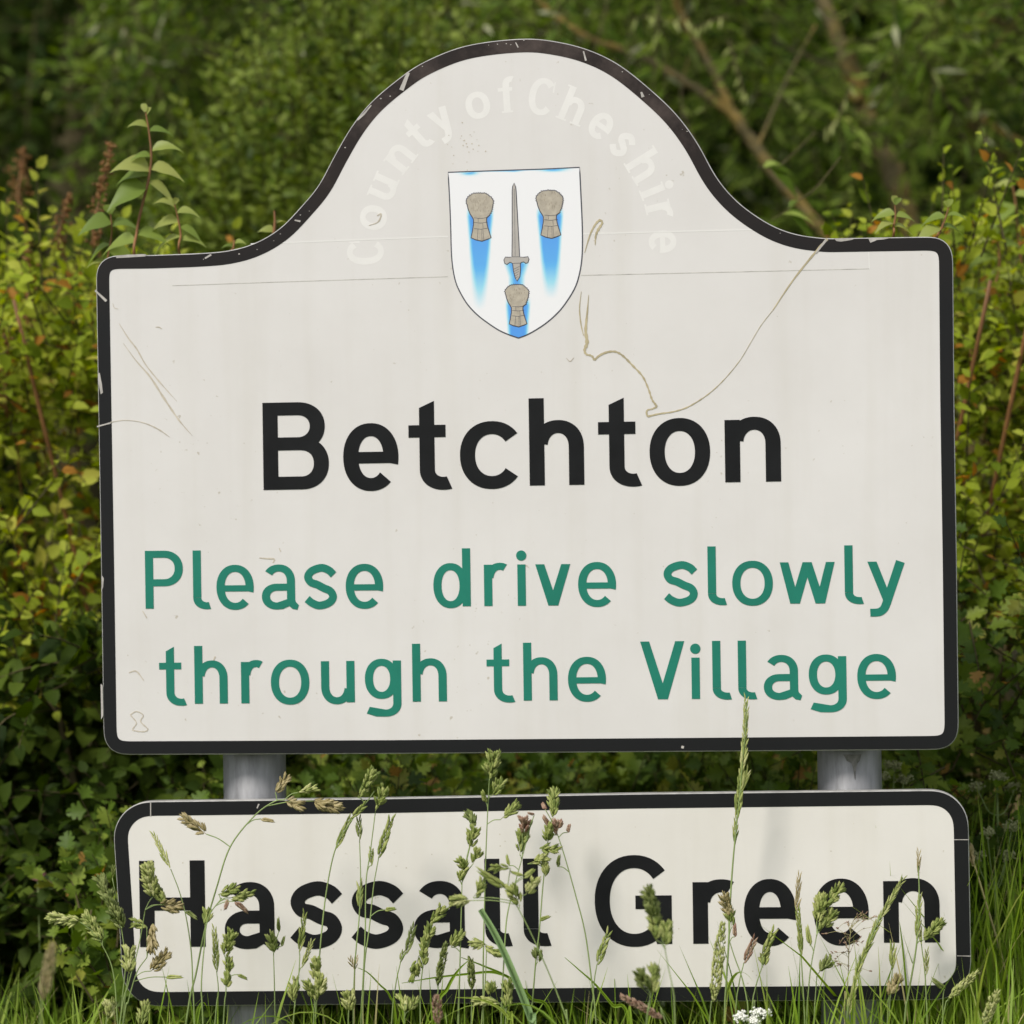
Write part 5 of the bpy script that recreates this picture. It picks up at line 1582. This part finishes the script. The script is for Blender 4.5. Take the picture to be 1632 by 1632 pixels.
blade('dark blade slanting down across the foot of the two ls', 2, NR, [(720, 1240), (850, 1290), (1000, 1360), (1130, 1480), (1260, 1640)], [4, 14, 18, 22, 20], .2, 'grass')
blade('green blade rising right from the border under the second a', 2, NR, [(760, 1260), (700, 1320), (640, 1420), (560, 1640)], [4, 20, 26, 24], .35, 'grass')
blade('curved blade from between the words down under the G', 3, NR, [(0, 1240), (80, 1310), (180, 1400), (280, 1520), (380, 1640)], [3, 10, 18, 24, 24], .4, 'grass')
blade('thin arching blade left of the second s', 2, NR, [(110, 1300), (170, 1330), (240, 1400), (300, 1470), (330, 1640)], [3, 9, 12, 14, 14], .3, 'grass')
blade('pale blade curling over the border under the first l', 2, MD - .05, [(690, 1475), (820, 1485), (930, 1530), (1000, 1600), (1020, 1660)], [3, 14, 18, 18, 16], .85, 'grass')

# umbels at the right edge behind the board
def umbel(label, base, heads, Y, mat='umbel', sc=1.0):
    s = (D + Y) / FPX
    b = at(*base, Y); b0 = np.array((b[0], b[1], 0))
    root = thing('cow_parsley', label, 'wildflower', b0)
    m = Mesh()
    m.tube(catmull([b0, b, b + np.array((0, 0, .02))], 6), 1.8 * s, 6)
    hs_ = []
    for x, y in heads:
        w_ = rng.uniform(11, 17)
        t = at(x, y, Y)
        m.tube(catmull([b, (b + t) / 2 + np.array((0, 0, -.01)), t], 6), 1.0 * s, 5)
        h = Mesh()
        for i in range(11):
            a = rng.uniform(0, 6.28); r = rng.uniform(.2, 1) * w_ * s
            e = t + RV * math.cos(a) * r + FV * math.sin(a) * r + UV * (rng.uniform(4, 10) * s)
            m.tube([t, e], .5 * s, 4)
            for _ in range(9):
                h.spindle(e + rng.normal(size=3) * 3.2 * s, rng.normal(size=3) * .4 + np.array((0, 0, 1)), 3.4 * s * sc, 1.9 * s * sc, .5, 5)
        hs_.append(h)
    m.build('stem', M['stem_g'], root, origin=b0)
    for h in hs_:
        h.build('umbel', M[mat], root, origin=b0)
umbel('creamy cow parsley with flat umbels right of the lower board', (1586, 1420), [(1574, 1335), (1604, 1372), (1556, 1370), (1612, 1325)], .22)
umbel('fading cow parsley umbels up against the right post', (1420, 1330), [(1425, 1228), (1440, 1250), (1405, 1245)], .30)
umbel('small straggling cow parsley in the hedge right of the boards', (1590, 1300), [(1560, 1262), (1590, 1245), (1615, 1262)], .32)
umbel('small white flower cluster in the grass under the r of Green', (1203, 1645), [(1186, 1629), (1214, 1624), (1200, 1634)], -.2, 'white_petal', 1.2)

# pink flowers blurred at lower left
for lab, x in (('blurred pink bindweed bloom low on the left edge', 60), ('blurred pink bloom nearer the lower board on the left', 165)):
    Y = .52; s = (D + Y) / FPX
    b = at(x, 1392, Y); b0 = np.array((b[0], b[1] + .05, 0))
    root = thing('pink_flower', lab, 'wildflower', b0)
    m = Mesh(); m.tube(catmull([b0, (b + b0) / 2, b], 6), 1.6 * s, 5); m.build('stem', M['stem_g'], root, origin=b0)
    Pp = np.repeat(b[None], 5, 0)
    an = np.linspace(0, 6.28, 6)[:-1]
    A = np.stack([RV * math.cos(a) + UV * math.sin(a) - FV * .4 for a in an])
    V, F, T = leaves(Pp, A, np.repeat(-FV[None], 5, 0), np.full(5, 15 * s), np.full(5, 16 * s), np.full(5, .5), 'ovate')
    big_mesh('bloom', V - b0, F, T, plain('pink_petal', (.22, .085, .08), .6), root)

# ------------------------------------------------------------------ the grass sward
def sward(n, xr_, yr_, hr, wr, lean=.35):
    X = rng.uniform(*xr_, n); Yv = rng.uniform(*yr_, n)
    H = rng.uniform(*hr, n); Wv = rng.uniform(*wr, n)
    a = rng.uniform(0, 6.28, n); ln = np.abs(rng.normal(0, lean, n)) + .05
    dx, dy = np.cos(a) * ln, np.sin(a) * ln
    ts = np.array((0, .35, .65, .88, 1.0))
    P = np.zeros((n, 5, 3))
    P[..., 0] = X[:, None] + dx[:, None] * H[:, None] * ts ** 2
    P[..., 1] = Yv[:, None] + dy[:, None] * H[:, None] * ts ** 2
    P[..., 2] = H[:, None] * (ts - .25 * ln[:, None] * ts ** 2.5)
    b = a + rng.uniform(-.9, .9, n) + np.pi / 2
    S = np.stack([np.cos(b), np.sin(b), np.zeros(n)], 1)
    hw = Wv[:, None] * np.array((.7, 1, .85, .5, .03))
    L = P + S[:, None] * hw[..., None]; R = P - S[:, None] * hw[..., None]
    V = np.stack([L, R], 2).reshape(n, 10, 3)
    T = []
    for i in range(4):
        q = i * 2
        T += [(q, q + 1, q + 3), (q, q + 3, q + 2)]
    F = ((np.arange(n) * 10)[:, None, None] + np.array(T)[None]).reshape(-1, 3)
    tint = np.clip(rng.normal(.45, .22, n), 0, .9)
    tint = np.where(rng.random(n) < .05, 1.0, tint)
    return V.reshape(-1, 3), F, np.repeat(tint, 8)
parts = [sward(9000, (-1.0, 1.05), (-.60, .02), (.26, .55), (.0014, .0034), .5), sward(900, (.25, 1.05), (-.40, .02), (.40, .60), (.0014, .0034), .4), sward(5000, (-1.1, 1.3), (.10, .5), (.28, .50), (.0016, .0034)),
         sward(3600, (.50, 1.35), (.08, .48), (.42, .74), (.0016, .0034), .25), sward(12000, (-4.5, 4.5), (-3.2, -.55), (.10, .30), (.002, .004)), sward(3500, (-4.5, 4.5), (-.6, .7), (.15, .4), (.002, .004))]
Vs, Fs, Ts, nn = [], [], [], 0
for V, F, T in parts:
    Vs.append(V); Fs.append(F + nn); Ts.append(T); nn += len(V)
gr = big_mesh('grass', np.vstack(Vs), np.vstack(Fs), np.concatenate(Ts), M['grass'])
tag(gr, 'long rough green grass of the verge around the boards and posts', 'grass', kind='stuff')
